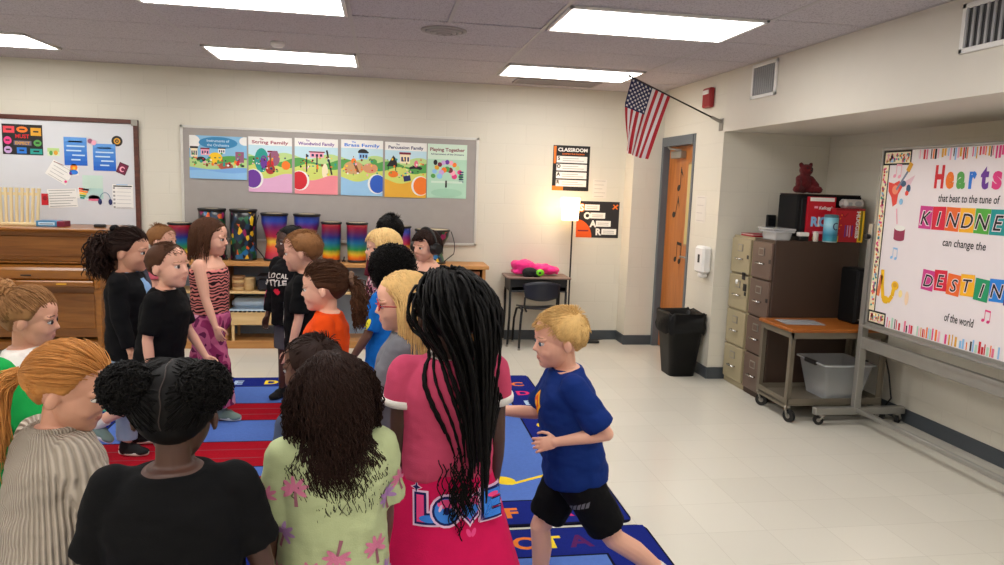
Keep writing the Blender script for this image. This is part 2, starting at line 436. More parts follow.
q = MB(); q.lathe((-0.78, 5.7, ZC - .007), [(.05, 0), (.05, -.025), (.035, -.04), (.0, -.04)], GLOWF, 20); tag(obj('smoke_detector', q), 'small round smoke detector on the ceiling beside a light', 'smoke detector')

# ------------------------------------------------------------------ door
DOORW = wood('door_veneer', (158, 92, 38), (186, 116, 52), 2.2, 0.35, 'Z'); FRM = mat('grey_door_frame', (92, 99, 105), 0.45)
q = MB(); q.box((2.815, 6.34, .01), (2.855, 7.05, 2.02), DOORW, .003)
d1 = tag(obj('door_1', q), kind='structure')
q = MB(); q.box((XW - .012, 7.03, 0), (2.96, 7.08, 2.11), FRM); q.box((XW - .012, 6.34, 2.02), (2.96, 7.03, 2.11), FRM); q.box((XW - .008, 6.30, 0), (2.96, 6.34, 2.11), FRM); q.box((2.855, 7.012, 0), (2.88, 7.03, 2.02), FRM)
struct('trim_1', q)
q = MB(); q.box((2.803, 6.40, 1.08), (2.817, 6.53, 1.86), mat('lite_frame', (150, 110, 60), 0.4), .003); obj('vision_panel', q, d1)
q = MB(); q.box((2.800, 6.415, 1.10), (2.806, 6.515, 1.84), mat('lite_glass', (196, 178, 120), 0.15)); obj('glass', q, d1)
q = MB(); q.box((2.755, 6.62, 1.90), (2.815, 6.86, 1.97), STEEL, .006); q.tube([(2.78, 6.68, 1.975), (2.72, 6.8, 1.99), (2.77, 6.98, 2.03)], .009, STEEL); obj('door_closer', q, d1)
q = MB(); p = Panel(q, (2.8145, 6.99, 0), (0, -1, 0), (0, 0, 1)); p.slab(.001, .001, .0002, INK)
p.note(.24, 1.62, .2, INK); p.note(.16, 1.36, .2, INK, rot=-.3); p.note(.26, .93, .17, INK, True); o = obj('note_decals', q, d1); o['label'] = 'black music note stickers'
q = MB(); q.tube([(2.815, 6.39, .98), (2.770, 6.39, .98), (2.765, 6.41, .98), (2.765, 6.5, .98)], .009, STEEL); q.cyl((2.816, 6.39, .98), (2.807, 6.39, .98), .028, None, STEEL); obj('door_handle', q, d1)

# ------------------------------------------------------------------ wall fixtures on the right wall
def wall_vent(y0, y1, z0, z1, label):
    t = empty('wall_vent', (XW, (y0 + y1) / 2, z0), label, 'vent', 'white wall vents')
    q = MB(); x = XW - .014
    for a in ((y0, z0, y1, z0 + .025), (y0, z1 - .025, y1, z1), (y0, z0, y0 + .025, z1), (y1 - .025, z0, y1, z1)): q.box((x, a[0], a[1]), (XW, a[2], a[3]), WHITE, .003)
    obj('frame', q, t)
    q = MB(); g = mat('louvre_grey', (158, 158, 160), 0.45)
    q.box((XW - .003, y0 + .02, z0 + .02), (XW, y1 - .02, z1 - .02), mat('vent_back', (60, 60, 62), .6))
    n = 11
    for k in range(n):
        yy = y0 + .03 + (y1 - y0 - .06) * k / (n - 1); q.box((x + .002, yy - .007, z0 + .025), (XW - .004, yy + .006, z1 - .025), g)
    obj('louvres', q, t)
wall_vent(4.97, 5.33, 2.30, 2.555, 'louvred wall vent next to the red fire alarm'); wall_vent(2.80, 3.27, 2.30, 2.535, 'louvred wall vent cut by the picture corner above the hearts board')
t = empty('fire_alarm', (XW, 6.05, 2.31), 'red fire alarm strobe high on the wall by the flagpole', 'fire alarm')
AR = mat('alarm_red', (150, 18, 26), 0.4)
q = MB(); q.box((XW - .045, 5.975, 2.31), (XW, 6.13, 2.475), AR, .01); obj('housing', q, t)
q = MB(); q.box((XW - .055, 6.0, 2.42), (XW - .045, 6.11, 2.455), WHITE, .004); obj('strobe', q, t)
t = empty('soap_dispenser', (XW, 5.89, .88), 'white wall dispenser right of the door', 'dispenser')
q = MB(); q.box((XW - .085, 5.805, .90), (XW, 5.98, 1.13), WHITE, .018); obj('housing', q, t)
q = MB(); q.box((XW - .088, 5.865, .99), (XW - .085, 5.90, 1.06), BLACK); obj('window', q, t)
q = MB(); q.box((XW - .07, 5.85, .86), (XW - .01, 5.93, .90), WHITE, .01); obj('spout', q, t)
q = MB(); q.lathe((XW, 6.08, 1.06), [(.02, 0), (.02, .012), (.013, .02), (0, .02)], STEEL, 16, axis=(-1, 0, 0)); tag(obj('door_stop_button', q), 'small round grey button on the wall beside the dispenser', 'button')
def lines(n, m=GREYINK, x0=.12, x1=.9):
    def art(p, w, h):
        for k in range(n):
            y = h * (.92 - .84 * k / max(1, n - 1)); p.rect(w * x0, y - h * .012, w * (x1 - .1 * (k % 3)), y + h * .012, m)
    return art
NI = dict(U=(0, -1, 0))
flat_thing('notice', 'faint white notice on the wall above the dispenser', 'notice', (XW, 6.2, 1.32), .2, .24, m=mat('notice_paper', (222, 216, 206), 0.8), art=lines(4, mat('pale_ink', (196, 188, 182))), **NI)
q = MB(); q.box((3.19, YC - .03, 1.29), (3.27, YC, 1.42), BLACK, .006); q.box((3.205, YC - .033, 1.33), (3.255, YC - .029, 1.39), mat('dark_screen', (30, 32, 36), .2)); tag(obj('wall_control', q), 'black control box on the alcove wall above the filing cabinets', 'wall control')

# flag
t = empty('flag', (2.76, 5.81, 2.17), 'United States flag on an angled pole above the door', 'flag')
pb = V((2.76, 5.81, 2.17)); pe = V((1.95, 5.81, 2.495)); pd = (pe - pb).normalized()
q = MB(); q.cyl(pb + pd * .02, pe, .007, .006, mat('pole_dark', (40, 30, 26), .4)); obj('pole', q, t)
q = MB(); q.box((XW - .008, 5.775, 2.10), (XW, 5.845, 2.20), STEEL, .003); q.cyl(pb, pb + pd * .1, .014, .012, STEEL); obj('bracket', q, t)
FR = mat('flag_red', (178, 24, 40), .7); FW = mat('flag_white', (226, 220, 220), .7); FB = mat('flag_blue', (28, 34, 78), .7)
q = MB(); nu, nv = 78, 60; h0 = pe - pd * .015; h1 = pe - pd * .375
def fpt(a, b_):        # a across stripes from the pole tip, b_ down the fly
    top = h0.lerp(h1, a)
    bot = V((1.885 + .24 * a, 5.81, 1.90 - .06 * a))
    sag = b_
    p = top.lerp(bot, sag)
    p.x += .035 * math.sin(math.pi * b_) * (1 - a) * -.5
    amp = .028 * b_
    p.y += amp * math.sin(a * 9.5 + 1.2) + amp * .6 * math.sin(a * 21 + b_ * 3)
    fold = max(0, (b_ - .35) / .65) * max(0, (.28 - a) / .28)
    p.x += fold * .075; p.y -= fold * .06; p.z += fold * .02
    return p
vs = [fpt(i / nu, j / nv) for j in range(nv + 1) for i in range(nu + 1)]
for j in range(nv):
    for i in range(nu):
        st = (i * 13) // nu; red = st % 2 == 0
        canton = i < 42 and j < 24
        m_ = FB if canton else (FR if red else FW)
        q.add([], [], m_); k = q.mi(m_)
        q.f.append([j * (nu + 1) + i, j * (nu + 1) + i + 1, (j + 1) * (nu + 1) + i + 1, (j + 1) * (nu + 1) + i]); q.m.append(k); q.sm.append(True)
q.v = vs
for r in range(9):          # stars, on both faces
    for c in range(6 if r % 2 == 0 else 5):
        a = (r + 1) / 10 * 42 / 78; b_ = ((c * 2 + 1 + (r % 2)) / 12) * 24 / 60
        o_ = fpt(a, b_); e1 = (fpt(a + .01, b_) - o_).normalized(); e2 = (fpt(a, b_ + .01) - o_).normalized(); n_ = e1.cross(e2).normalized()
        for sg in (1, -1):
            pts = [o_ + n_ * .0018 * sg + (e1 * math.cos(math.pi * k / 5) + e2 * math.sin(math.pi * k / 5)) * (.0125 if k % 2 == 0 else .0052) for k in range(10)]
            q.add(pts, [tuple(range(10)) if sg > 0 else tuple(range(10))[::-1]], FW)
obj('cloth', q, t)
q = MB(); q.ell(pe + pd * .008, .012, STEEL); obj('finial', q, t)
# ------------------------------------------------------------------ left whiteboard and its papers
t = empty('whiteboard', (-3.5, YB, .98), 'wall whiteboard in a brown wooden frame behind the piano', 'whiteboard')
q = MB(); q.box((-4.55, YB - .02, .98), (-2.29, YB, 2.04), mat('whiteboard_surface', (214, 216, 222), .25, var=.02), .002); obj('board', q, t)
q = MB(); FRW = wood('board_frame_wood', (72, 34, 26), (98, 50, 38), 3, .4)
for a in ((-4.58, 2.03, -2.25, 2.07), (-4.58, .94, -2.25, .98), (-4.58, .94, -4.54, 2.07), (-2.29, .94, -2.25, 2.07)): q.box((a[0], YB - .035, a[1]), (a[2], YB, a[3]), FRW, .004)
obj('frame', q, t)
q = MB(); q.box((-2.305, YB - .038, 2.015), (-2.25, YB - .033, 2.07), STEEL, .002); obj('corner_clip', q, t)
YW = YB - .0215
def onboard(name, label, cat, x, z, w, h, art=None, m=PAPER, rot=0, **k):
    U = (math.cos(rot), 0, math.sin(rot)); W = (-math.sin(rot), 0, math.cos(rot))
    return flat_thing(name, label, cat, (x, YW, z), w, h, U, W, m, .0015, art=art, **k)
def art_music(p, w, h):
    for (u, v, ru, rv, c, sh) in ((.17, .82, .14, .11, pm('coral', (226, 70, 84)), 'r'), (.5, .83, .14, .1, ORANGE, 'd'), (.84, .77, .13, .13, GOLD, 'r'), (.13, .46, .1, .13, PINK, 'd'),
                              (.87, .4, .1, .11, GREEN, 'd'), (.13, .15, .1, .12, LILAC, 'd'), (.47, .14, .12, .1, BLUE, 'r'), (.83, .12, .15, .09, TEAL, 'r')):
        if sh == 'd': p.disc(u * w, v * h, ru * w, rv * h, c)
        else: p.rect((u - ru) * w, (v - rv) * h, (u + ru) * w, (v + rv) * h, c)
        p.rect((u - ru * .5) * w, (v - .02) * h, (u + ru * .5) * w, (v + .03) * h, INK)
    p.text('MUST', .5 * w, .55 * h, .12 * h, RED, bold=.03); p.rect(.28 * w, .31 * h, .72 * w, .46 * h, pm('grey_violet', (104, 96, 120))); p.text('EXPECT', .5 * w, .34 * h, .09 * h, GOLD, bold=.03)
onboard('music_poster', 'black poster with bright bubbles on the whiteboard', 'poster', -3.40, 1.715, .335, .27, art_music, INK)
def art_blue(p, w, h):
    for k in range(6): p.rect(0, h * k / 6, w, h * (k + 1) / 6, pm('blue_%d' % k, (20 + 14 * k, 96 + 11 * k, 200 + 4 * k)), l=1)
    for k, (a, b) in enumerate(((.2, .8), (.12, .9), (.1, .75), (.35, .9), (.3, .7))): p.rect(a * w, h * (.82 - .16 * k), b * w, h * (.87 - .16 * k), pm('pale_blue_type', (196, 222, 240)))
onboard('blue_poster', 'blue lettered sheet nearest the bubble poster on the whiteboard', 'poster', -2.89, 1.635, .195, .255, art_blue)
onboard('blue_poster', 'blue lettered sheet under the record-shaped sticker', 'poster', -2.645, 1.595, .195, .245, art_blue)
def art_rec(p, w, h): p.disc(w / 2, h / 2, w * .56, h * .56, INK); p.disc(w / 2, h / 2, w * .34, h * .34, GOLD); p.disc(w / 2, h / 2, w * .17, h * .17, INK); p.disc(w / 2, h / 2, .006, .006, GOLD)
def disc_thing(name, label, x, z, r, m, art):
    q = MB(); q.lathe((x, YW, z), [(r, 0), (r, .0015)], m, 28, axis=(0, -1, 0), smooth=False)
    p = Panel(q, (x - r, YW - .0016, z - r), (1, 0, 0), (0, 0, 1)); art(p, 2 * r, 2 * r); return tag(obj(name, q), label, 'sticker')
disc_thing('record_sticker', 'round black and gold record-shaped sticker on the whiteboard', -2.435, 1.87, .048, INK, lambda p, w, h: (p.disc(w / 2, h / 2, w * .3, h * .3, GOLD), p.disc(w / 2, h / 2, w * .17, h * .17, INK), p.disc(w / 2, h / 2, .007, .007, GOLD)))
onboard('note_sticker', 'dark red square sticker tilted beside the second blue sheet', 'sticker', -2.455, 1.59, .085, .1, lambda p, w, h: (p.rect(w * .08, h * .08, w * .92, h * .92, pm('wine', (112, 20, 60))), p.disc(w * .5, h * .45, w * .28, h * .26, LPINK, a0=30, a1=330), p.disc(w * .55, h * .45, w * .16, h * .15, pm('wine', (112, 20, 60)))), pm('wine_dark', (78, 14, 44)), rot=-.4)
def blob_art(c1, c2, c3):
    def art(p, w, h):
        p.disc(w * .5, h * .65, w * .42, h * .3, c1); p.disc(w * .5, h * .25, w * .45, h * .2, c2); p.disc(w * .5, h * .6, w * .16, h * .12, c3)
    return art
onboard('sticker', 'small orange and blue sticker under the first blue sheet', 'sticker', -2.85, 1.545, .075, .11, blob_art(ORANGE, BLUE, YELLOW))
onboard('sticker', 'small pink and grey sticker between the two blue sheets at the top', 'sticker', -2.70, 1.845, .085, .055, lambda p, w, h: (p.disc(w * .3, h * .5, w * .25, h * .4, pm('mauve', (150, 90, 120))), p.disc(w * .7, h * .5, w * .25, h * .4, LPINK)), pm('pale_grey', (205, 196, 205)), rot=-.4)
onboard('picture_card', 'small green card left of the blue sheets', 'card', -3.03, 1.715, .1, .07, lambda p, w, h: (p.rect(0, h * .5, w, h, LGREEN), p.disc(w * .3, h * .35, w * .15, h * .3, GREEN), p.disc(w * .7, h * .4, w * .18, h * .3, GOLD)), pm('pale_green', (214, 226, 190)))
onboard('paper_sheet', 'white lined sheet tilted below the green card', 'paper', -3.06, 1.555, .2, .15, lambda p, w, h: (lines(5)(p, w, h), p.line([(w * .05, h * .9), (w * .5, h * 1.0)], .006, MAROON), p.disc(w * .9, h * .8, .012, .012, PURPLE), p.disc(w * .92, h * .2, .012, .012, PINK)), rot=-.55)
onboard('paper_sheet', 'white sheet of handwriting with a red end, above the blue box on the piano', 'paper', -3.04, 1.24, .25, .17, lambda p, w, h: (lines(7, pm('pencil', (110, 108, 112)), .05, .95)(p, w, h),), rot=.06)
onboard('sticker', 'small red rounded sticker at the edge of the handwriting sheet', 'sticker', -3.10, 1.265, .06, .105, lambda p, w, h: (p.disc(w * .5, h * .6, w * .3, h * .2, pm('dark_red', (150, 16, 30))),), RED)
onboard('rainbow_sticker', 'small rainbow sticker beside the pale green sheet', 'sticker', -2.80, 1.34, .1, .1, lambda p, w, h: [p.rect(w * (.08 + .05 * k), h * (.8 - .2 * k), w * (.95 - .07 * k), h * (.97 - .2 * k), c) for k, c in enumerate((RED, ORANGE, YELLOW, GREEN, TEAL))], rot=-.15)
onboard('green_sheet', 'pale green translucent sheet under the blue sheets', 'paper', -2.745, 1.335, .175, .215, lambda p, w, h: (p.rect(0, 0, w, h * .45, pm('pale_teal', (178, 212, 206))),), pm('pale_mint', (196, 220, 208)))
onboard('sticker', 'small pink oval sticker at the foot of the pale green sheet', 'sticker', -2.70, 1.315, .1, .055, lambda p, w, h: (p.disc(w * .5, h * .5, w * .5, h * .5, pm('rose', (228, 110, 140))),), pm('rose_pale', (236, 160, 180)))
q = MB(); hx, hz = -2.555, 1.31
q.tube([(hx - .045 * math.cos(a * math.pi / 10), YW - .002, hz + .02 + .065 * math.sin(a * math.pi / 10)) for a in range(11)], .003, pm('teal_dark', (90, 130, 160)), 6)
q.ell((hx - .045, YW - .003, hz), (.017, .004, .028), NAVY); q.ell((hx + .045, YW - .003, hz), (.017, .004, .028), NAVY); tag(obj('headphones_sticker', q), 'small headphones-shaped sticker beside the class list', 'sticker')
onboard('class_list', 'white list with a light blue heading at the corner of the whiteboard', 'paper', -2.49, 1.255, .18, .22, lambda p, w, h: ([p.rect(w * .03, h * (.8 - .16 * k), w * .13, h * (.88 - .16 * k), GREYINK) for k in range(6)], [p.rect(w * .2, h * (.83 - .16 * k), w * .9, h * (.85 - .16 * k), pm('pale_ink2', (190, 190, 194))) for k in range(6)], p.rect(w * .05, h * .9, w * .95, h * .95, INK), p.rect(w * .2, h * .97, w * .75, h * 1.06, LBLUE)))

# ------------------------------------------------------------------ piano
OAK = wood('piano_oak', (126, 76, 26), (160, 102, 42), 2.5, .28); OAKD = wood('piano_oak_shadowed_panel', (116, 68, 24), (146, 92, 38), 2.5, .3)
px0, px1 = -3.85, -2.36
t = empty('upright_piano', (-3.1, 6.95, 0), 'oak upright piano under the whiteboard', 'piano')
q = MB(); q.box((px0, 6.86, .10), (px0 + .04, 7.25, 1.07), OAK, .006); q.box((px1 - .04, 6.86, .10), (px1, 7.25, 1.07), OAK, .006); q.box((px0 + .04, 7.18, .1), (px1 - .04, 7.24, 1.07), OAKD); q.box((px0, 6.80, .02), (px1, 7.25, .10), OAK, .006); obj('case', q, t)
q = MB(); q.box((px0 - .02, 6.72, 1.07), (px1 + .02, 7.27, 1.10), OAK, .01); q.box((px0 - .01, 6.75, 1.055), (px1 + .01, 7.26, 1.07), OAK, .005); obj('lid', q, t)
q = MB(); q.box((px0 + .04, 6.85, .80), (px1 - .04, 6.88, 1.055), OAK, .004); q.box((px0 + .12, 6.838, .84), (px1 - .12, 6.852, 1.02), OAK, .006); q.box((px0 + .04, 6.80, .785), (px1 - .04, 6.86, .80), OAK, .004); obj('upper_panel', q, t)
q = MB(); q.box((px0 + .05, 6.58, .665), (px1 - .05, 6.86, .775), OAK, .02); obj('fallboard', q, t)
q = MB(); q.box((px0 + .05, 6.552, .62), (px1 - .05, 6.86, .668), OAK, .008); obj('keybed', q, t)
q = MB(); q.box((-2.98, 6.574, .705), (-2.90, 6.581, .716), INK); obj('keyhole_plate', q, t)
q = MB(); q.box((-2.70, 6.549, .636), (-2.62, 6.553, .650), GOLD); obj('nameplate', q, t)
for xx in (px0, px1 - .05):
    q = MB(); q.box((xx, 6.545, .60), (xx + .05, 6.87, .80), OAK, .015); obj('arm', q, t)
    q = MB(); q.loft([[V((xx + .025 + a * r, 6.60 + b_ * r, z)) for a, b_ in ((-1, -1), (1, -1), (1, 1), (-1, 1))] for r, z in ((.025, .605), (.03, .57), (.018, .5), (.022, .3), (.016, .12), (.026, .06))], OAK, False); q.box((xx, 6.56, .04), (xx + .05, 6.84, .075), OAK, .006); obj('leg', q, t)
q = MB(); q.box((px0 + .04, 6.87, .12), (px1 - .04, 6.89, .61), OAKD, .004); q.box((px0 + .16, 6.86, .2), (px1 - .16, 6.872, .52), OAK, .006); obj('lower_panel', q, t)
q = MB()
for k in (-1, 0, 1): q.box((-3.1 + k * .07 - .02, 6.72, .05), (-3.1 + k * .07 + .02, 6.86, .062), GOLD, .004)
obj('pedals', q, t)
for xx in (px0 + .1, px1 - .03):
    q = MB(); q.cyl((xx - .012, 6.62, .02), (xx + .012, 6.62, .02), .02, None, RUBBER, 16); obj('caster', q, t)
# slatted rack of cream tubes on the piano
CRM = mat('cream_tube', (226, 206, 160), .4)
t = empty('tube_rack', (-3.27, 6.95, 1.10), 'rack of upright cream tubes standing on the piano', 'rack')
q = MB(); q.box((-3.62, 6.92, 1.10), (-2.975, 7.0, 1.125), CRM, .004); q.box((-3.62, 6.945, 1.36), (-2.975, 6.965, 1.385), CRM, .003); obj('rail', q, t)
for k in range(16):
    xx = -3.60 + k * .041; q = MB(); a = (k - 8) * .0035
    q.cyl((xx, 6.94, 1.123), (xx + a, 6.94, 1.41), .0125, .0125, CRM, 12); q.cyl((xx + a * .95, 6.94, 1.40), (xx + a, 6.94, 1.425), .015, .015, CRM, 12); obj('tube', q, t)
t = empty('boxed_set', (-2.84, 6.95, 1.10), 'blue box with a maroon end lying on the piano', 'box')
q = MB(); q.box((-2.965, 6.86, 1.10), (-2.80, 7.0, 1.15), mat('box_blue', (60, 130, 176), .4), .003); q.box((-2.80, 6.862, 1.10), (-2.74, 6.998, 1.148), MAROON, .003); obj('carton', q, t)
q = MB(); p = Panel(q, (-2.965, 6.8595, 1.10), (1, 0, 0), (0, 0, 1)); p.rect(.02, .012, .15, .038, pm('pale_blue_type', (196, 222, 240))); p.rect(.03, .02, .14, .026, NAVY); obj('printed_label', q, t)
q = MB(); q.box((-2.51, 6.88, 1.10), (-2.42, 6.93, 1.128), BLACK, .006); tag(obj('eraser', q), 'small black eraser on the end of the piano lid', 'eraser')

# ------------------------------------------------------------------ bulletin board with posters
bx0, bx1, bz0, bz1 = -1.885, .925, .97, 2.045
t = empty('bulletin_board', ((bx0 + bx1) / 2, YB, bz0), 'long grey bulletin board with six music posters', 'bulletin board')
q = MB(); q.box((bx0 + .02, YB - .015, bz0 + .02), (bx1 - .02, YB, bz1 - .02), mat('grey_board_fabric', (160, 154, 150), .85, bump=.15, bscale=300)); obj('panel', q, t)
q = MB(); AL = mat('aluminium', (212, 210, 204), .35, .5)
for a in ((bx0, bz0, bx1, bz0 + .025), (bx0, bz1 - .025, bx1, bz1), (bx0, bz0, bx0 + .025, bz1), (bx1 - .025, bz0, bx1, bz1)): q.box((a[0], YB - .022, a[1]), (a[2], YB, a[3]), AL, .003)
obj('frame', q, t)
YP = YB - .0165
def hill(p, w, h, y, c, ph, amp=.05):
    pts = [(0, h * .0), (w, 0)] + [(w * (1 - k / 14), h * (y + amp * math.sin(ph + 6 * k / 14))) for k in range(15)]
    p.poly(pts, c)
def building(p, x, y, w, h, c, roof=MAROON): p.rect(x, y, x + w, y + h, c); p.rect(x - w * .08, y + h * .9, x + w * 1.08, y + h * 1.12, roof); [p.rect(x + w * (.12 + .3 * k), y + h * .2, x + w * (.3 + .3 * k), y + h * .65, NAVY) for k in range(3)]
def splat(p, x, y, r, c):
    p.disc(x, y, r, r * .7, c); p.disc(x + r * .6, y + r * .3, r * .5, r * .4, c)
def art_p1(p, w, h):
    p.rect(0, h * .3, w, h, SKY); p.disc(w * .05, h * .85, w * .14, h * .16, PAPER); p.disc(w * .97, h * .9, w * .1, h * .1, PAPER); p.disc(w * .5, h * .84, w * .34, h * .14, pm('deep_sky', (50, 130, 180)))
    p.text('Instruments of', w * .5, h * .86, h * .06, pm('pale_blue_type', (196, 222, 240)), bold=.01); p.text('the Orchestra', w * .5, h * .76, h * .06, pm('pale_blue_type', (196, 222, 240)), bold=.01)
    hill(p, w, h, .5, GREEN, 0); hill(p, w, h, .42, LGREEN, 2, .06); building(p, w * .02, h * .5, w * .12, h * .22, CREAM, INK); building(p, w * .2, h * .55, w * .14, h * .15, LPINK); building(p, w * .5, h * .6, w * .12, h * .12, PAPER, INK)
    p.disc(w * .45, h * .5, w * .12, h * .12, YELLOW); p.disc(w * .2, h * .45, w * .08, h * .06, INK); p.rect(w * .8, h * .4, w * .95, h * .65, pm('mauve', (150, 90, 120))); p.disc(w * .84, h * .4, .02, .03, RED); p.disc(w * .63, h * .3, w * .13, h * .09, pm('brick', (176, 84, 60)))
    for k in range(9): p.disc(w * (.1 + .1 * k), h * (.36 + .05 * math.sin(k * 2)), .012, .016, (GREEN, TEAL, BROWN, ORANGE)[k % 4])
    rq = random.Random(4)
    for k in range(44): p.disc(w * rq.uniform(.03, .97), h * rq.uniform(.3, .6), rq.uniform(.005, .016), rq.uniform(.004, .010), rq.choice((GREEN, RED, ORANGE, INK, PAPER, YELLOW, TEAL, BROWN, LPINK, NAVY)))
    hill(p, w, h, .25, pm('pool_blue', (120, 170, 226)), 1, .03); hill(p, w, h, .17, LBLUE, 3, .03)
def poster_family(title, tc, ground, ball, inst):
    def art(p, w, h):
        p.rect(0, h * .85, w, h, PAPER); p.rect(0, h * .4, w, h * .85, pm('pale_sky', (190, 220, 232)))
        hill(p, w, h, .68, LGREEN, 0.5, .05); hill(p, w, h, .6, GREEN, 2.5, .05); hill(p, w, h, .5, pm('spring', (206, 216, 110)), 4, .05)
        p.text('The', w * .3, h * .945, h * .03, tc, bold=.02); p.text(title, w * .5, h * .88, h * .055, tc, w=w * .84, bold=.025)
        inst(p, w, h); rq = random.Random(title)
        for k in range(34): p.disc(w * rq.uniform(.04, .96), h * rq.uniform(.36, .70), rq.uniform(.004, .012), rq.uniform(.004, .012), rq.choice((GREEN, RED, ORANGE, INK, PAPER, YELLOW, TEAL, BROWN, LPINK, NAVY)))
        hill(p, w, h, .3, ground, 1, .05); p.disc(*{'l': (w * .12, h * .24), 'r': (w * .86, h * .22)}[ball[0]], w * .22, h * .18, PAPER); p.disc(*{'l': (w * .1, h * .24), 'r': (w * .88, h * .22)}[ball[0]], w * .19, h * .165, ball[1])
    return art
def i_string(p, w, h):
    p.disc(w * .3, h * .58, w * .16, h * .22, TEAL); building(p, w * .45, h * .6, w * .2, h * .14, LILAC); p.disc(w * .35, h * .55, w * .08, h * .12, PURPLE); p.disc(w * .6, h * .62, w * .12, h * .14, pm('mauve', (150, 90, 120)))
    p.disc(w * .5, h * .52, w * .08, h * .07, RED); p.disc(w * .5, h * .42, w * .11, h * .09, pm('brick_red', (170, 40, 34))); p.rect(w * .485, h * .5, w * .515, h * .72, BROWN); p.disc(w * .86, h * .5, w * .1, h * .08, ORANGE)
def i_wood(p, w, h):
    building(p, w * .35, h * .66, w * .32, h * .1, LPINK)
    for x in (.26, .5): p.rect(w * x, h * .4, w * (x + .03), h * .72, INK)
    p.line([(w * .74, h * .8), (w * .86, h * .36)], w * .04, INK); p.disc(w * .7, h * .42, w * .07, h * .14, CREAM); p.rect(w * .85, h * .18, w * .88, h * .26, INK); p.line([(w * .2, h * .24), (w * .32, h * .34)], w * .05, NAVY)
def i_brass(p, w, h):
    building(p, w * .42, h * .66, w * .22, h * .12, LBLUE, INK); p.disc(w * .52, h * .78, w * .12, h * .06, INK, a0=0, a1=180); p.disc(w * .3, h * .5, w * .24, h * .12, TAN); p.line([(w * .3, h * .62), (w * .42, h * .4)], w * .06, BROWN); p.disc(w * .3, h * .62, w * .06, h * .05, ORANGE); p.disc(w * .7, h * .5, w * .18, h * .09, pm('sandy', (214, 150, 110))); p.disc(w * .78, h * .62, w * .08, h * .05, GREEN)
def i_perc(p, w, h):
    building(p, w * .36, h * .62, w * .24, h * .18, CREAM, MAROON); p.poly([(w * .04, h * .56), (w * .3, h * .56), (w * .28, h * .68), (w * .2, h * .76), (w * .12, h * .66)], INK); p.line([(w * .08, h * .56), (w * .08, h * .48)], .008, INK); p.line([(w * .26, h * .56), (w * .26, h * .48)], .008, INK)
    p.disc(w * .74, h * .54, w * .16, h * .04, INK); p.disc(w * .75, h * .62, w * .05, h * .06, pm('rose', (228, 110, 140))); p.disc(w * .72, h * .48, w * .16, h * .05, GREEN); p.disc(w * .2, h * .42, w * .12, h * .06, ORANGE); p.rect(w * .45, h * .3, w * .62, h * .4, NAVY, rot=.2)
def art_p6(p, w, h):
    p.rect(0, h * .72, w, h, pm('pale_mint2', (205, 226, 208))); p.text('Playing Together', w * .5, h * .87, h * .06, MAROON, w=w * .88, bold=.025); p.text('All Instruments of the Orchestra', w * .5, h * .80, h * .03, pm('slate', (40, 70, 90)), w=w * .84, bold=.02)
    cols = (GREEN, PINK, LGREEN, ORANGE, LPINK, PURPLE, LILAC, MAROON, GOLD, LBLUE)
    for k in range(11):
        a = R(12 + 156 * k / 10); p.disc(w * .5 + w * .36 * math.cos(a), h * .34 + h * .33 * math.sin(a), w * .06, h * .04, cols[k % 10], rot=a)
    for k in range(7):
        a = R(20 + 140 * k / 6); p.disc(w * .5 + w * .2 * math.cos(a), h * .34 + h * .2 * math.sin(a), w * .07, h * .05, cols[(k * 3 + 1) % 10], rot=a)
    for k in range(5): p.rect(w * (.8 + .005 * k), h * (.3 + .045 * k), w * .92, h * (.325 + .045 * k), NAVY)
    p.disc(w * .2, h * .66, w * .05, h * .05, INK); p.rect(w * .1, h * .28, w * .9, h * .32, pm('pale_mint2', (205, 226, 208))); p.rect(w * .46, h * .2, w * .5, h * .33, INK); p.disc(w * .5, h * .1, w * .4, h * .08, pm('soft_mint', (160, 205, 178)))
PB = [('poster', 'wide landscape poster of a blue-sky scene, first on the bulletin board', (-1.805, 1.555, .515, .40), SKY, art_p1),
      ('poster', 'poster with a red cello and a purple ball', (-1.275, 1.445, .40, .52), LILAC, poster_family('String Family', pm('plum', (150, 50, 80)), pm('pinkish', (222, 170, 205)), ('l', PURPLE), i_string)),
      ('poster', 'poster of woodwind instruments with a red ball and pink ground', (-.85, 1.44, .405, .53), LPINK, poster_family('Woodwind Family', PURPLE, pm('rosy', (236, 140, 150)), ('l', RED), i_wood)),
      ('poster', 'poster of brass instruments with a blue ball and blue ground', (-.415, 1.44, .40, .535), LBLUE, poster_family('Brass Family', BLUE, pm('poster_blue', (150, 195, 230)), ('r', pm('ball_blue', (40, 90, 190))), i_brass)),
      ('poster', 'poster with a black grand piano and yellow ground', (.005, 1.435, .405, .535), CREAM, poster_family('Percussion Family', NAVY, pm('mustard', (226, 170, 50)), ('r', ORANGE), i_perc)),
      ('poster', 'pale green poster of a seated orchestra, last on the bulletin board', (.42, 1.44, .39, .53), MINT, art_p6)]
for n_, l_, (x, z, ww, hh), mm_, ar in PB: flat_thing(n_, l_, 'poster', (x, YP, z), ww, hh, m=mm_, t=.002, art=ar, group='posters on the bulletin board')

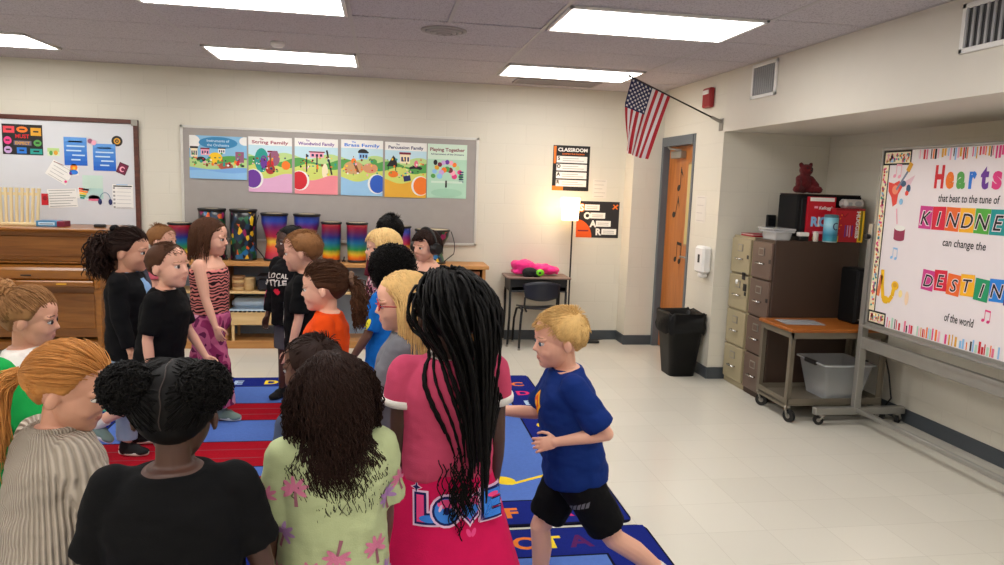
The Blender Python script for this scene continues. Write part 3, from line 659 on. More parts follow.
# SOAR posters
def art_s1(p, w, h):
    p.rect(w * .02, h * .6, w * .08, h * .98, ORANGE); p.rect(0, 0, w * .3, h * .1, ORANGE, l=1)
    p.text('CLASSROOM', w * .53, h * .87, h * .075, PAPER, w=w * .8, bold=.04); p.text('EXPECTATIONS', w * .55, h * .80, h * .03, ORANGE, w=w * .6, bold=.02)
    for k, c in enumerate('SOAR'):
        y = h * (.62 - .175 * k); p.rect(w * .1, y, w * .93, y + h * .145, PAPER); p.text(c, w * .16, y + h * .06, h * .075, INK, bold=.04)
        for j in range(2): p.rect(w * .26, y + h * (.04 + .05 * j), w * (.85 - .15 * j), y + h * (.052 + .05 * j), GREYINK)
flat_thing('classroom_poster', 'black poster headed CLASSROOM above the lit floor lamp', 'poster', (1.69, YB - .0005, 1.555), .385, .455, m=INK, art=art_s1)
def art_s2(p, w, h):
    p.disc(w * 0.0, 0, w * .37, h * .5, pm('burnt_orange', (226, 88, 20)), a0=0, a1=90); p.rect(w * .04, h * .17, w * .29, h * .205, MAROON)
    for k, c in enumerate('SOAR'):
        x, y = w * (.08 + .14 * k), h * (.74 - .22 * k)
        if k == 0: p.disc(x + w * .03, y + h * .08, w * .08, h * .12, ORANGE)
        p.text(c, x + w * .03, y, h * .17, PAPER, bold=.05); p.rect(x + w * .10, y + h * .01, x + w * .45, y + h * .17, PAPER, rot=.0)
        for j in range(2): p.rect(x + w * .14, y + h * (.05 + .05 * j), x + w * .4, y + h * (.065 + .05 * j), GREYINK)
    p.line([(w * .84, h * .8), (w * .96, h * .92)], .014, ORANGE); p.line([(w * .85, h * .92), (w * .95, h * .8)], .012, ORANGE)
flat_thing('soar_poster', 'wide black SOAR poster with an orange quarter circle beside the lamp', 'poster', (1.965, YB - .0005, 1.08), .455, .375, m=pm('charcoal', (34, 32, 36)), art=art_s2)
flat_thing('notice', 'small faint paper notice between the two black posters', 'notice', (2.12, YB - .0005, 1.49), .15, .19, m=mat('notice_paper', (222, 216, 206), 0.8), art=lines(5, pm('pale_ink3', (176, 170, 160))))

# ------------------------------------------------------------------ low shelf under the board
BIR = wood('birch_shelf', (172, 118, 62), (196, 142, 82), 2.5, .42); BIRL = wood('light_wood', (206, 170, 116), (222, 190, 138), 2.5, .45)
sx0, sx1, sy0, sy1 = -2.0, .98, 6.93, 7.30
t = empty('shelf_unit', (-.5, 7.12, 0), 'long low birch shelf unit under the bulletin board', 'shelf')
q = MB(); q.box((sx0 - .02, sy0 - .02, .775), (sx1 + .03, sy1, .81), BIR, .004); obj('top', q, t)
q = MB(); q.box((sx0, sy0, .0), (sx1, sy1, .07), BIR, .003); obj('plinth', q, t)
q = MB(); q.box((sx0, sy1 - .012, .07), (sx1, sy1, .775), mat('pale_blue_back', (150, 170, 190), .6)); obj('back_panel', q, t)
for xx in (sx0, -1.45, -.70, .12, .62, sx1 - .03): q = MB(); q.box((xx, sy0, .07), (xx + .03, sy1 - .012, .775), BIR, .003); obj('upright', q, t)
for a, c in ((-1.42, -.70), (-.67, .12), (sx0 + .03, -1.45)): q = MB(); q.box((a, sy0 + .01, .515), (c, sy1 - .012, .535), BIRL, .002); obj('shelf_board', q, t)
for k in range(3): q = MB(); q.box((.65, sy0 + .01, .24 + .18 * k), (sx1 - .03, sy1 - .012, .255 + .18 * k), BIR, .002); obj('shelf_board', q, t)
bc = [mat('book_%d' % k, c, .6) for k, c in enumerate(((120, 62, 40), (150, 92, 58), (92, 48, 40), (170, 130, 90)))]
for k in range(3):
    for j in range(4):
        q = MB(); z0 = .256 + .18 * k + j * .034; q.box((.67 + .01 * (j % 2), sy0 + .03 + .01 * ((j * 3) % 4), z0), (.93, sy1 - .06, z0 + .031), bc[(j + k) % 4], .003)
        tag(obj('book', q), 'brown book lying in a pile in the end bay of the shelf unit', 'book', 'brown books in the end bay')
for k in range(4):
    q = MB(); q.lathe((-1.39 + .06, 7.05, .535 + k * .034), [(.055, 0), (.06, .004), (.06, .028), (.055, .033)], bc[3] if k % 2 else BIRL, 24); tag(obj('hand_drum', q), 'small round wooden hand drum in a stack on the shelf', 'drum', 'stacked wooden hand drums')
q = MB(); q.lathe((-1.235, 7.06, .535), [(.05, 0), (.055, .01), (.055, .11), (.05, .12)], BIRL, 24); tag(obj('wooden_pot', q), 'pale round pot beside the stacked hand drums', 'pot')
q = MB(); q.box((-1.15, 6.96, .535), (-.88, 7.2, .655), mat('dark_case', (24, 26, 38), .5), .02); q.box((-1.16, 6.95, .655), (-.87, 7.21, .68), mat('dark_case', (24, 26, 38), .5), .008); tag(obj('storage_tub', q), 'black storage tub on the shelf beside the pale pot', 'tub')
t = empty('xylophone', (-1.06, 7.08, .07), 'wooden bar instrument under a pale blue cover on the lower shelf', 'xylophone')
q = MB(); q.box((-1.40, 6.94, .22), (-.74, 6.96, .34), BIRL, .003); q.box((-1.40, 7.22, .22), (-.74, 7.24, .34), BIRL, .003); q.box((-1.40, 6.94, .22), (-1.38, 7.24, .34), BIRL, .003); q.box((-.76, 6.94, .22), (-.74, 7.24, .34), BIRL, .003)
obj('resonator_box', q, t)
for xx in (-1.38, -.78):
    for yy in (6.945, 7.215): q = MB(); q.box((xx, yy, .07), (xx + .025, yy + .02, .23), BIRL, .002); obj('leg', q, t)
q = MB(); q.box((-1.41, 6.96, .345), (-.73, 7.24, .36), mat('cover_blue', (176, 196, 214), .6), .01); q.box((-1.40, 7.05, .36), (-.74, 7.23, .45), mat('cover_blue', (176, 196, 214), .6), .03); obj('cover', q, t)
for k in range(16): q = MB(); q.box((-1.395 + k * .041, 6.935, .342), (-1.37 + k * .041, 7.0, .352), INK, .002); obj('bar', q, t)
# ---- drums on the shelf
def rainbow(name, stops):
    m, N, L, b = nodes(name, .3)
    tc = N.new('ShaderNodeTexCoord'); sp = N.new('ShaderNodeSeparateXYZ'); L.new(tc.outputs['Generated'], sp.inputs[0])
    nz = N.new('ShaderNodeTexNoise'); nz.inputs['Scale'].default_value = 9; L.new(tc.outputs['Generated'], nz.inputs['Vector'])
    ad = N.new('ShaderNodeMath'); ad.operation = 'MULTIPLY_ADD'; ad.inputs[1].default_value = .06; L.new(nz.outputs['Fac'], ad.inputs[0]); L.new(sp.outputs['Z'], ad.inputs[2])
    r = ramp(N, stops); L.new(ad.outputs[0], r.inputs['Fac'])
    wv = N.new('ShaderNodeTexWave'); wv.bands_direction = 'Z'; wv.inputs['Scale'].default_value = 14; wv.inputs['Distortion'].default_value = 1.5; L.new(tc.outputs['Generated'], wv.inputs['Vector'])
    mx = N.new('ShaderNodeMix'); mx.data_type = 'RGBA'; mx.blend_type = 'MULTIPLY'; mx.inputs[0].default_value = .25
    L.new(r.outputs['Color'], mx.inputs[6]); L.new(wv.outputs['Color'], mx.inputs[7]); L.new(mx.outputs[2], b.inputs['Base Color']); return m
RB1 = rainbow('rainbow_wrap', [(.05, (176, 20, 24)), (.16, (240, 120, 20)), (.24, (230, 190, 40)), (.36, (40, 140, 60)), (.52, (20, 110, 150)), (.66, (20, 40, 130)), (.82, (110, 20, 70)), (.97, (170, 20, 36))])
RB2 = rainbow('rainbow_wrap_warm', [(.05, (150, 20, 60)), (.2, (200, 40, 60)), (.33, (230, 90, 40)), (.45, (240, 200, 60)), (.55, (200, 40, 70)), (.75, (120, 30, 110)), (.88, (40, 70, 170)), (.98, (30, 50, 130))])
def jungle(name, seed):
    m, N, L, b = nodes(name, .3)
    tc = N.new('ShaderNodeTexCoord'); mp = N.new('ShaderNodeMapping'); mp.inputs['Location'].default_value = (seed, seed, 0); mp.inputs['Scale'].default_value = (1, 1, .7); L.new(tc.outputs['Object'], mp.inputs['Vector'])
    vo = N.new('ShaderNodeTexVoronoi'); vo.inputs['Scale'].default_value = 30; L.new(mp.outputs[0], vo.inputs['Vector'])
    sp = N.new('ShaderNodeSeparateColor'); L.new(vo.outputs['Color'], sp.inputs[0])
    r = ramp(N, [(0, (12, 14, 20)), (.34, (16, 44, 70)), (.46, (20, 84, 52)), (.58, (214, 170, 30)), (.66, (10, 12, 18)), (.82, (130, 24, 80)), (.88, (30, 100, 150)), (.95, (190, 80, 30))], 'CONSTANT'); L.new(sp.outputs[0], r.inputs['Fac']); L.new(r.outputs['Color'], b.inputs['Base Color']); return m
JG = jungle('jungle_wrap', 0); JG2 = jungle('jungle_wrap_bright', 3.3)
HEADM = mat('drum_head', (196, 180, 150), .6)
def drum(label, x, y, r, h, shape, wrap, strap=None, tilt=0.0, group='rainbow and jungle drums on the shelf', rnd_=0):
    t = empty('drum', (x, y, .81), label, 'drum', group)
    q = MB()
    prof = {'conga': [(.86, 0), (.92, .25), (1, .6), (1, .97)], 'tubano': [(.95, 0), (1, .06), (1, .97)], 'djembe': [(.8, 0), (.72, .12), (.58, .38), (.68, .52), (.96, .76), (1, .97)]}[shape]
    pr = []
    for (a, b_), (c, d) in zip(prof, prof[1:]):
        for k in range(4): pr.append((r * (a + (c - a) * k / 4), h * (b_ + (d - b_) * k / 4)))
    pr.append((r * prof[-1][0], h * .97)); q.lathe((x, y, .81), pr, wrap, 30); sh = obj('shell', q, t)
    q = MB(); q.torus((x, y, .81 + h * .965), r * 1.0, .009, BLACK, n=30); q.lathe((x, y, .81 + h * .93), [(r * 1.005, 0), (r * 1.03, .0), (r * 1.03, h * .05), (r * .98, h * .05)], BLACK, 30); obj('rim', q, t)
    q = MB(); q.lathe((x, y, .81 + h * .965), [(r * .97, 0), (r * .96, .006), (r * .2, .008)], HEADM, 28); obj('drum_head', q, t)
    q = MB(); q.lathe((x, y, .81), [(r * prof[0][0] + .004, 0), (r * prof[0][0] + .004, .022), (r * prof[0][0] - .01, .022)], BLACK, 30); obj('foot_ring', q, t)
    if strap:
        q = MB(); pts = [(x + strap * (r * 1.0 + .012 + .035 * math.sin(math.pi * k / 14)) * (1 if k < 11 else 1 - .1 * (k - 10)), y - .06 - .03 * math.sin(math.pi * k / 14), .81 + h * (.94 - .9 * k / 14)) for k in range(15)]
        q.tube(pts, .011, BLACK, 8, flat=.35); obj('strap', q, t)
    return t
drum('rainbow drum at the far end of the shelf, half hidden by the zebra top girl', -1.86, 7.13, .10, .34, 'conga', RB1)
drum('tall black jungle-print drum beside the bulletin board corner', -1.575, 7.13, .118, .485, 'tubano', JG)
drum('tall jungle-print drum with yellow figures on its wrap, below the cello poster', -1.295, 7.13, .118, .485, 'tubano', JG2)
drum('goblet drum with a black strap and rainbow wrap between jungle drum and boys', -1.015, 7.12, .12, .455, 'djembe', RB2, strap=-1)
drum('rainbow goblet drum behind the boy with short sandy hair', -.72, 7.14, .12, .455, 'djembe', RB2)
drum('slim rainbow drum under the brass poster, nearer the sandy haired boy', -.49, 7.10, .092, .385, 'conga', RB1)
drum('slim rainbow drum beside the blond child', -.25, 7.10, .098, .385, 'conga', RB1)
drum('short patterned drum half hidden behind the headphone wearer', .175, 7.13, .085, .36, 'conga', RB2)
drum('wide patterned goblet drum with a strap at the end of the shelf', .47, 7.12, .165, .335, 'djembe', JG2, strap=1)
for xx, l_ in ((-1.435, 'jungle drums'), (-.37, 'slim rainbow drums')):
    q = MB(); q.tube([(xx - .012, 7.04, .822), (xx, 7.03, .83), (xx + .012, 7.04, .822)], .009, BLACK, 8); q.tube([(xx, 7.03, .83), (xx + .004, 7.05, .86), (xx - .004, 7.07, .822)], .006, BLACK, 8); tag(obj('drum_strap', q), 'loose black strap end between the ' + l_, 'strap')

# ------------------------------------------------------------------ desk, chair, bag, lamp
DK = mat('desk_metal', (24, 25, 28), .45, .3); NV = mat('navy_plastic', (16, 20, 36), .4)
t = empty('student_desk', (1.52, 7.14, 0), 'small open-front student desk against the back wall', 'desk')
q = MB(); q.box((1.2, 6.96, .68), (1.845, 7.32, .70), wood('desk_laminate', (112, 88, 78), (136, 110, 98), 2.5, .4), .006); obj('desk_top', q, t)
q = MB(); q.box((1.235, 6.985, .55), (1.81, 7.31, .565), DK, .004); q.box((1.235, 6.985, .565), (1.25, 7.31, .68), DK); q.box((1.795, 6.985, .565), (1.81, 7.31, .68), DK); q.box((1.25, 7.295, .565), (1.795, 7.31, .68), DK); q.box((1.25, 6.985, .6), (1.795, 6.995, .68), DK); obj('book_box', q, t)
for xx, sx in ((1.24, -1), (1.805, 1)):
    for yy in (7.0, 7.29):
        q = MB(); q.tube([(xx, yy, .56), (xx, yy, .3), (xx + sx * .012, yy, .02)], .012, DK, 10); q.cyl((xx + sx * .013, yy, 0), (xx + sx * .012, yy, .022), .016, .014, STEEL, 12); obj('leg', q, t)
t = empty('school_chair', (1.52, 6.98, 0), 'navy shell school chair pushed in at the student desk', 'chair')
q = MB()
def shell(pts_f, nu, nv, th, m):
    rows = [[pts_f(i / nu, j / nv) for i in range(nu + 1)] for j in range(nv + 1)]
    vs = [p for r in rows for p in r]; n = len(vs); W_ = nu + 1
    nn = []
    for j in range(nv + 1):
        for i in range(nu + 1):
            a = rows[j][min(i + 1, nu)] - rows[j][max(i - 1, 0)]; b_ = rows[min(j + 1, nv)][i] - rows[max(j - 1, 0)][i]; nn.append(a.cross(b_).normalized())
    vs2 = [p + k * th for p, k in zip(vs, nn)]; fs = []
    for j in range(nv):
        for i in range(nu):
            a = j * W_ + i; fs.append((a + W_, a + W_ + 1, a + 1, a)); fs.append((n + a, n + a + 1, n + a + W_ + 1, n + a + W_))
    for i in range(nu): fs.append((i, i + 1, n + i + 1, n + i)); a = nv * W_ + i; fs.append((a + 1, a, n + a, n + a + 1))
    for j in range(nv): a = j * W_; fs.append((a + W_, a, n + a, n + a + W_)); a += nu; fs.append((a, a + W_, n + a + W_, n + a))
    return vs + vs2, fs
vs, fs = shell(lambda a, b_: V((1.335 + .37 * a + (.5 - a) * .05 * (1 - b_), 6.84 + .03 * (1 - (2 * a - 1) ** 2) * -1, .49 + .19 * b_ - .03 * (2 * a - 1) ** 2 * (1 if b_ > .5 else -1) * abs(2 * b_ - 1))), 12, 6, .012, NV); q.add(vs, fs, NV, True); obj('backrest', q, t)
q = MB(); vs, fs = shell(lambda a, b_: V((1.34 + .36 * a, 6.87 + .33 * b_, .385 + .012 * (2 * a - 1) ** 2 - .02 * b_ ** 4 + .01 * (1 - b_) ** 3)), 10, 10, .012, NV); q.add(vs, fs, NV, True); obj('seat', q, t)
for sx, xx in ((-1, 1.36), (1, 1.68)):
    q = MB(); q.tube([(xx, 6.845, .52), (xx, 6.86, .42), (xx + sx * -.03, 6.9, .372)], .010, DK, 10); obj('back_post', q, t)
    q = MB(); q.tube([(xx + sx * .045, 6.83, .012), (xx + sx * .035, 6.85, .25), (xx + sx * .02, 6.89, .36), (xx, 6.95, .378), (xx, 7.02, .378)], .0115, DK, 10); q.cyl((xx + sx * .045, 6.83, 0), (xx + sx * .045, 6.83, .02), .015, .013, STEEL, 12); obj('leg', q, t)
    q = MB(); q.tube([(xx + sx * .045, 7.21, .012), (xx + sx * .035, 7.2, .25), (xx + sx * .02, 7.16, .36), (xx, 7.1, .378), (xx, 7.02, .378)], .0115, DK, 10); q.cyl((xx + sx * .045, 7.21, 0), (xx + sx * .045, 7.21, .02), .015, .013, STEEL, 12); obj('leg', q, t)
# floor lamp
t = empty('floor_lamp', (1.885, 7.18, 0), 'lit slim floor lamp beside the student desk', 'lamp')
q = MB(); q.lathe((1.885, 7.18, 0), [(.115, 0), (.115, .012), (.02, .022), (.012, .03)], BLACK, 30); obj('base', q, t)
q = MB(); q.cyl((1.885, 7.18, .02), (1.885, 7.18, 1.30), .0085, None, BLACK, 14); q.cyl((1.885, 7.18, 1.29), (1.885, 7.18, 1.34), .018, .016, BLACK, 14); obj('pole', q, t)
q = MB(); x, y = 1.855, 7.18
q.lathe((x, y, 1.26), [(.085, 0), (.098, .23)], mat('lit_shade', (255, 214, 160), .7, emit=LAMP_E), 30); sh = q
q2 = MB(); n = 30
for (r, z) in ((.086, 1.26), (.099, 1.49)): q.torus((x, y, z), r, .003, WHITE, n=30)
obj('lamp_shade', q, t)
q = MB(); q.cyl((x, y, 1.33), (1.885, y, 1.31), .008, None, BLACK); obj('arm', q, t)
lp = bpy.data.lights.new('lamp_glow', 'POINT'); lp.energy = 8; lp.color = (1, .68, .36); lp.shadow_soft_size = .1; lo = bpy.data.objects.new('lamp_glow', lp); lo.location = (x - .02, y - .13, 1.40); COL.objects.link(lo)
q = MB(); q.box((2.0, 7.12, 0), (2.22, 7.2, .028), BLACK, .01); q.tube([(1.99, 7.18, .012), (2.1, 7.23, .01), (2.3, 7.29, .01)], .005, BLACK, 6); tag(obj('power_strip', q), 'black power strip on the floor by the floor lamp', 'power strip')

# blobs for soft things
def remesh(mb, voxel, smooth=4, fac=.5):
    me = mb.mesh('soft'); o = bpy.data.objects.new('soft', me); COL.objects.link(o)
    md = o.modifiers.new('r', 'REMESH'); md.mode = 'VOXEL'; md.voxel_size = voxel; md.use_smooth_shade = True
    if smooth: sm = o.modifiers.new('s', 'SMOOTH'); sm.iterations = smooth; sm.factor = fac
    dg = bpy.context.evaluated_depsgraph_get(); dg.update()
    m2 = bpy.data.meshes.new_from_object(o.evaluated_get(dg)); bpy.data.objects.remove(o); bpy.data.meshes.remove(me)
    m2.materials.clear(); return m2
def soft(name, me, m, parent=None, wrinkle=0.0, wscale=12, base=None):
    me.materials.clear(); me.materials.append(m)
    if wrinkle:
        nr = [v.normal.copy() for v in me.vertices]
        for v, n_ in zip(me.vertices, nr): v.co += n_ * wrinkle * noise.fractal(v.co * wscale, 1.0, 2.0, 3)
    for p in me.polygons: p.use_smooth = True
    o = bpy.data.objects.new(name, me); link(o, parent)
    if base is not None: me.transform(Matrix.Translation(-V(base)))
    if parent is None: o.location = base
    BASE[o.name] = V(base) if base is not None else BASE.get(parent.name) if parent else V((0, 0, 0))
    return o
HOT = mat('hot_pink_fabric', (232, 30, 130), .8, sheen=.3, bump=.2, bscale=80)
q = MB(); q.ell((1.40, 7.16, .785), (.13, .09, .07)); q.ell((1.33, 7.16, .80), (.07, .08, .05)); q.ell((1.55, 7.16, .768), (.16, .09, .05)); q.ell((1.68, 7.14, .755), (.08, .08, .04)); q.box((1.28, 7.09, .718), (1.74, 7.24, .75))
tag(soft('pink_bag', remesh(q, .009, 6), HOT, None, .012, 16, base=(1.5, 7.16, .698)), 'hot pink soft bag lying on the student desk', 'bag')
t = empty('headphone_pouch', (1.47, 7.03, .702), 'black and lime pouch in front of the pink bag', 'pouch')
q = MB(); q.ell((1.43, 7.02, .745), (.075, .045, .05)); q.ell((1.50, 7.02, .735), (.06, .045, .04)); q.box((1.37, 6.99, .702), (1.54, 7.06, .73)); soft('pouch', remesh(q, .007, 4), mat('black_fabric', (18, 18, 22), .8, bump=.2), t, .004, 40, base=(1.47, 7.03, .702))
q = MB(); q.ell((1.53, 6.985, .745), (.042, .02, .035), mat('lime', (120, 210, 30), .5)); q.ell((1.525, 6.968, .745), (.014, .006, .012), BLACK); obj('badge', q, t)

# ------------------------------------------------------------------ trash can
t = empty('trash_can', (2.575, 5.94, 0), 'black bin lined with a black bag under the dispenser', 'trash can')
def rrect(cx, cy, hx, hy, r, z, n=6):
    pts = []
    for (sx, sy, a0) in ((1, 1, 0), (-1, 1, 90), (-1, -1, 180), (1, -1, 270)):
        for k in range(n + 1):
            a = R(a0 + 90 * k / n); pts.append(V((cx + sx * (hx - r) + r * math.cos(a), cy + sy * (hy - r) + r * math.sin(a), z)))
    return pts
BIN = mat('bin_plastic', (12, 12, 13), .5, spec=.25)
q = MB(); q.loft([rrect(2.575, 5.94, .115, .125, .05, 0), rrect(2.575, 5.94, .165, .165, .05, .52), rrect(2.575, 5.94, .168, .168, .05, .53), rrect(2.575, 5.94, .155, .155, .045, .53), rrect(2.575, 5.94, .11, .12, .045, .015)], BIN); obj('bin', q, t)
BAGM = mat('bag_film', (9, 9, 10), .45, bump=.3, bscale=40, spec=.25)
q = MB(); rings = []
rr = random.Random(5)
for k, (g, z) in enumerate(((.013, .38), (.018, .43), (.012, .48), (.016, .545), (.004, .555), (-.02, .54), (-.03, .40))):
    ring = rrect(2.575, 5.94, .157 + g, .157 + g, .05, z)
    for i, p in enumerate(ring): a = .008 * math.sin(i * 2.1 + k) * (1 if k < 5 else .4); p.x += a; p.y += a * .5; p.z += .012 * math.sin(i * 1.3 + k * 2) if k in (0, 3, 4) else 0
    for p in ring: p.x = min(p.x, XW - .004)
    rings.append(ring)
q.loft(rings, BAGM, caps=False); obj('liner_bag', q, t)

# ------------------------------------------------------------------ filing cabinets
def cabinet(label, x0, y0, y1, body, front, group):
    t = empty('filing_cabinet', ((x0 + XN) / 2, (y0 + y1) / 2, 0), label, 'filing cabinet', group)
    q = MB(); q.box((x0 + .02, y0, 0), (3.60, y1, 1.25), body, .006); obj('body', q, t)
    hz = (1.25 - .06) / 4
    for k in range(4):
        z0 = .045 + k * hz; q = MB(); q.box((x0, y0 + .015, z0 + .008), (x0 + .02, y1 - .015, z0 + hz - .008), front, .004); d = obj('drawer', q, t)
        yc = (y0 + y1) / 2
        q = MB(); q.box((x0 - .006, yc - .04, z0 + hz * .62), (x0, yc + .04, z0 + hz * .62 + .06), STEEL, .002); q.box((x0 - .007, yc - .03, z0 + hz * .62 + .01), (x0 - .005, yc + .03, z0 + hz * .62 + .05), front); obj('label_holder', q, d)
        q = MB(); q.tube([(x0, yc - .05, z0 + hz * .42), (x0 - .022, yc - .045, z0 + hz * .42), (x0 - .022, yc + .045, z0 + hz * .42), (x0, yc + .05, z0 + hz * .42)], .007, CHROME, 8); obj('handle', q, d)
        if k > 1: q = MB(); q.box((x0 - .004, yc - .14, z0 + hz * .45), (x0, yc - .115, z0 + hz * .55), BLACK); obj('latch', q, d)
    return t
BEI = mat('beige_enamel', (160, 148, 118), .4, var=.03); TAU = mat('taupe_enamel', (100, 82, 72), .4, var=.03); TAUS = mat('brown_enamel', (62, 45, 35), .5, var=.03)
cb = cabinet('beige four-drawer filing cabinet against the alcove wall', 2.88, 5.375, 5.715, BEI, BEI, None)
cabinet('taupe four-drawer filing cabinet beside the wheeled cart', 2.88, 5.05, 5.365, TAUS, TAU, None)
for k in range(2):
    q = MB(); q.box((2.872, 5.40 + .03 * k, .81 + .09 * k), (2.879, 5.45 + .03 * k, .87 + .09 * k), BLACK, .003); tag(obj('magnet', q), ('lower', 'upper')[k] + ' black square magnet on the beige filing cabinet', 'magnet')
q = MB(); q.lathe((2.879, 5.56, .87), [(.02, 0), (.02, .008), (.0, .012)], WHITE, 18, axis=(-1, 0, 0)); tag(obj('magnet', q), 'round white magnet on the beige filing cabinet', 'magnet')
# items on the cabinets
q = MB(); q.box((2.90, 5.40, 1.25), (3.05, 5.6, 1.264), mat('red_folder', (150, 16, 34), .5), .003); q.box((2.905, 5.405, 1.264), (3.04, 5.59, 1.27), PAPER); q.box((2.90, 5.40, 1.27), (3.05, 5.6, 1.273), mat('red_folder', (150, 16, 34), .5)); tag(obj('red_folder', q), 'red folder lying on the beige filing cabinet', 'folder')
CLEAR = mat('clear_plastic', (206, 208, 210), .15, var=.02, alpha=.45)
def tub(t, x0, x1, y0, y1, z0, h, m, flare=.015, lip=.012):
    cx, cy = (x0 + x1) / 2, (y0 + y1) / 2; hx, hy = (x1 - x0) / 2, (y1 - y0) / 2
    q = MB(); q.loft([rrect(cx, cy, hx - flare, hy - flare, .02, z0, 4), rrect(cx, cy, hx, hy, .02, z0 + h, 4), rrect(cx, cy, hx + lip, hy + lip, .025, z0 + h, 4), rrect(cx, cy, hx + lip, hy + lip, .025, z0 + h - .012, 4)], m, caps=False)
    q.loft([rrect(cx, cy, hx - flare, hy - flare, .02, z0, 4), rrect(cx, cy, hx - flare, hy - flare, .02, z0 + .004, 4)], m); return q
t = empty('clear_box', (2.99, 5.1, 1.25), 'clear plastic box with a lid at the front corner of the taupe cabinet', 'box')
obj('tub', tub(t, 2.90, 3.06, 5.08, 5.30, 1.25, .07, CLEAR), t); q = MB(); q.box((2.885, 5.065, 1.322), (3.068, 5.315, 1.34), CLEAR, .006); obj('lid', q, t)
q = MB(); q.box((2.92, 5.10, 1.255), (3.04, 5.27, 1.30), PAPER, .004); obj('contents', q, t)
t = empty('monitor', (3.36, 5.23, 1.25), 'black boxy monitor under the red teddy bear', 'monitor')
q = MB(); q.box((3.12, 5.17, 1.28), (3.66, 5.45, 1.60), mat('black_case', (14, 14, 16), .75, spec=.2), .012); obj('casing', q, t)
q = MB(); q.box((3.15, 5.163, 1.31), (3.30, 5.171, 1.57), mat('dark_screen', (30, 32, 36), .2), .003); obj('screen', q, t)
q = MB(); q.box((3.125, 5.175, 1.60), (3.65, 5.445, 1.606), mat('dusty_brown', (70, 48, 38), .6)); obj('top_plate', q, t)
q = MB(); q.box((3.14, 5.19, 1.25), (3.64, 5.44, 1.28), BLACK, .005); obj('foot', q, t)
# teddy
TED = mat('red_plush', (92, 6, 14), .95, sheen=.08, bump=.8, bscale=160)
t = empty('teddy_bear', (3.235, 5.30, 1.612), 'dark red teddy bear sitting on the black monitor', 'teddy bear')
q = MB(); c = V((3.235, 5.30, 1.612))
def T_(x, y, z): return c + V((x, y, z))
q.ell(T_(0, 0, .075), (.062, .055, .08)); q.ell(T_(.005, -.01, .175), (.052, .048, .047)); q.ell(T_(-.035, 0, .215), (.02, .013, .02)); q.ell(T_(.045, 0, .215), (.02, .013, .02)); q.ell(T_(.01, -.05, .165), (.024, .022, .02))
q.cap(T_(-.05, -.01, .11), T_(-.075, -.055, .06), .024, .02); q.cap(T_(.05, -.01, .11), T_(.075, -.055, .06), .024, .02)
q.cap(T_(-.04, -.03, .028), T_(-.095, -.06, .026), .029, .026); q.cap(T_(.04, -.03, .028), T_(.085, -.08, .026), .029, .026)
soft('body', remesh(q, .006, 3), TED, t, .004, 70, base=(3.235, 5.30, 1.612))
q = MB(); q.ell(T_(-.013, -.055, .19), .006, INK); q.ell(T_(.026, -.055, .19), .006, INK); q.ell(T_(.01, -.073, .172), (.009, .006, .007), INK); obj('face', q, t)
# cartons
def carton(name, label, lo, hi, m, art, cat='box'):
    t = empty(name, ((lo[0] + hi[0]) / 2, (lo[1] + hi[1]) / 2, lo[2]), label, cat)
    q = MB(); q.box(lo, hi, m, .003); obj('carton', q, t)
    q = MB(); p = Panel(q, (lo[0], lo[1] - .0004, lo[2]), (1, 0, 0), (0, 0, 1)); p.clip = (hi[0] - lo[0], hi[2] - lo[2]); p.rect(0, 0, *p.clip, m); art(p, *p.clip); obj('printed_front', q, t); return t
CR = mat('carton_red', (190, 22, 40), .35)
def art_c1(p, w, h):
    p.rect(w * .05, h * .9, w * .95, h * .985, PAPER); p.text("Kellogg's", w * .66, h * .72, h * .07, PAPER, bold=.03, shear=.2); p.rect(w * .22, h * .74, w * .36, h * .79, LPINK)
    for k, c in enumerate(('R', 'I', 'C', 'E')): p.text(c, w * (.28 + .15 * k), h * .34, h * .2, PAPER if k % 2 else LBLUE, bold=.05)
    p.rect(w * .22, h * .16, w * .8, h * .22, LPINK); p.disc(w * .3, h * .06, w * .08, h * .05, GOLD)
carton('cereal_carton', "red cereal carton with a white top strip behind the blue canister", (3.19, 5.135, 1.25), (3.415, 5.162, 1.585), CR, art_c1)
def art_c2(p, w, h):
    p.rect(w * .80, 0, w, h, YELLOW); p.rect(w * .86, h * .05, w * .93, h * .95, pm('olive', (120, 110, 20))); p.rect(0, 0, w * .14, h * .18, YELLOW)
    p.text('HUGGIES', w * .72, h * .52, h * .11, PAPER, w=h * .8, rot=-math.pi / 2, bold=.04)
    for k in range(4): p.rect(w * (.34 + .08 * k), h * (.15 + .03 * (k % 2)), w * (.38 + .08 * k), h * .5, (PURPLE, LILAC, LPINK, PURPLE)[k])
    p.line([(w * .2, h * .86), (w * .3, h * .74), (w * .42, h * .86)], .008, pm('dark_red', (150, 16, 30))); p.rect(0, h * .94, w, h, pm('dark_red', (150, 16, 30)))
    for k in range(6): p.disc(w * (.1 + .05 * (k % 3)), h * (.3 + .1 * k), .006, .006, ORANGE)
carton('wipes_carton', 'red and yellow HUGGIES carton on the taupe cabinet', (3.38, 5.065, 1.25), (3.62, 5.085 + .045, 1.505), CR, art_c2)
q = MB(); q.box((3.45, 5.07, 1.507), (3.62, 5.165, 1.575), mat('wipes_pack', (188, 182, 178), .35), .02); p = Panel(q, (3.45, 5.0695, 1.507), (1, 0, 0), (0, 0, 1)); p.disc(.11, .035, .03, .02, GREYINK); p.rect(.03, .02, .06, .045, GREYINK)
tag(obj('wipes_pack', q), 'grey and white soft pack lying on top of the red and yellow carton', 'pack')
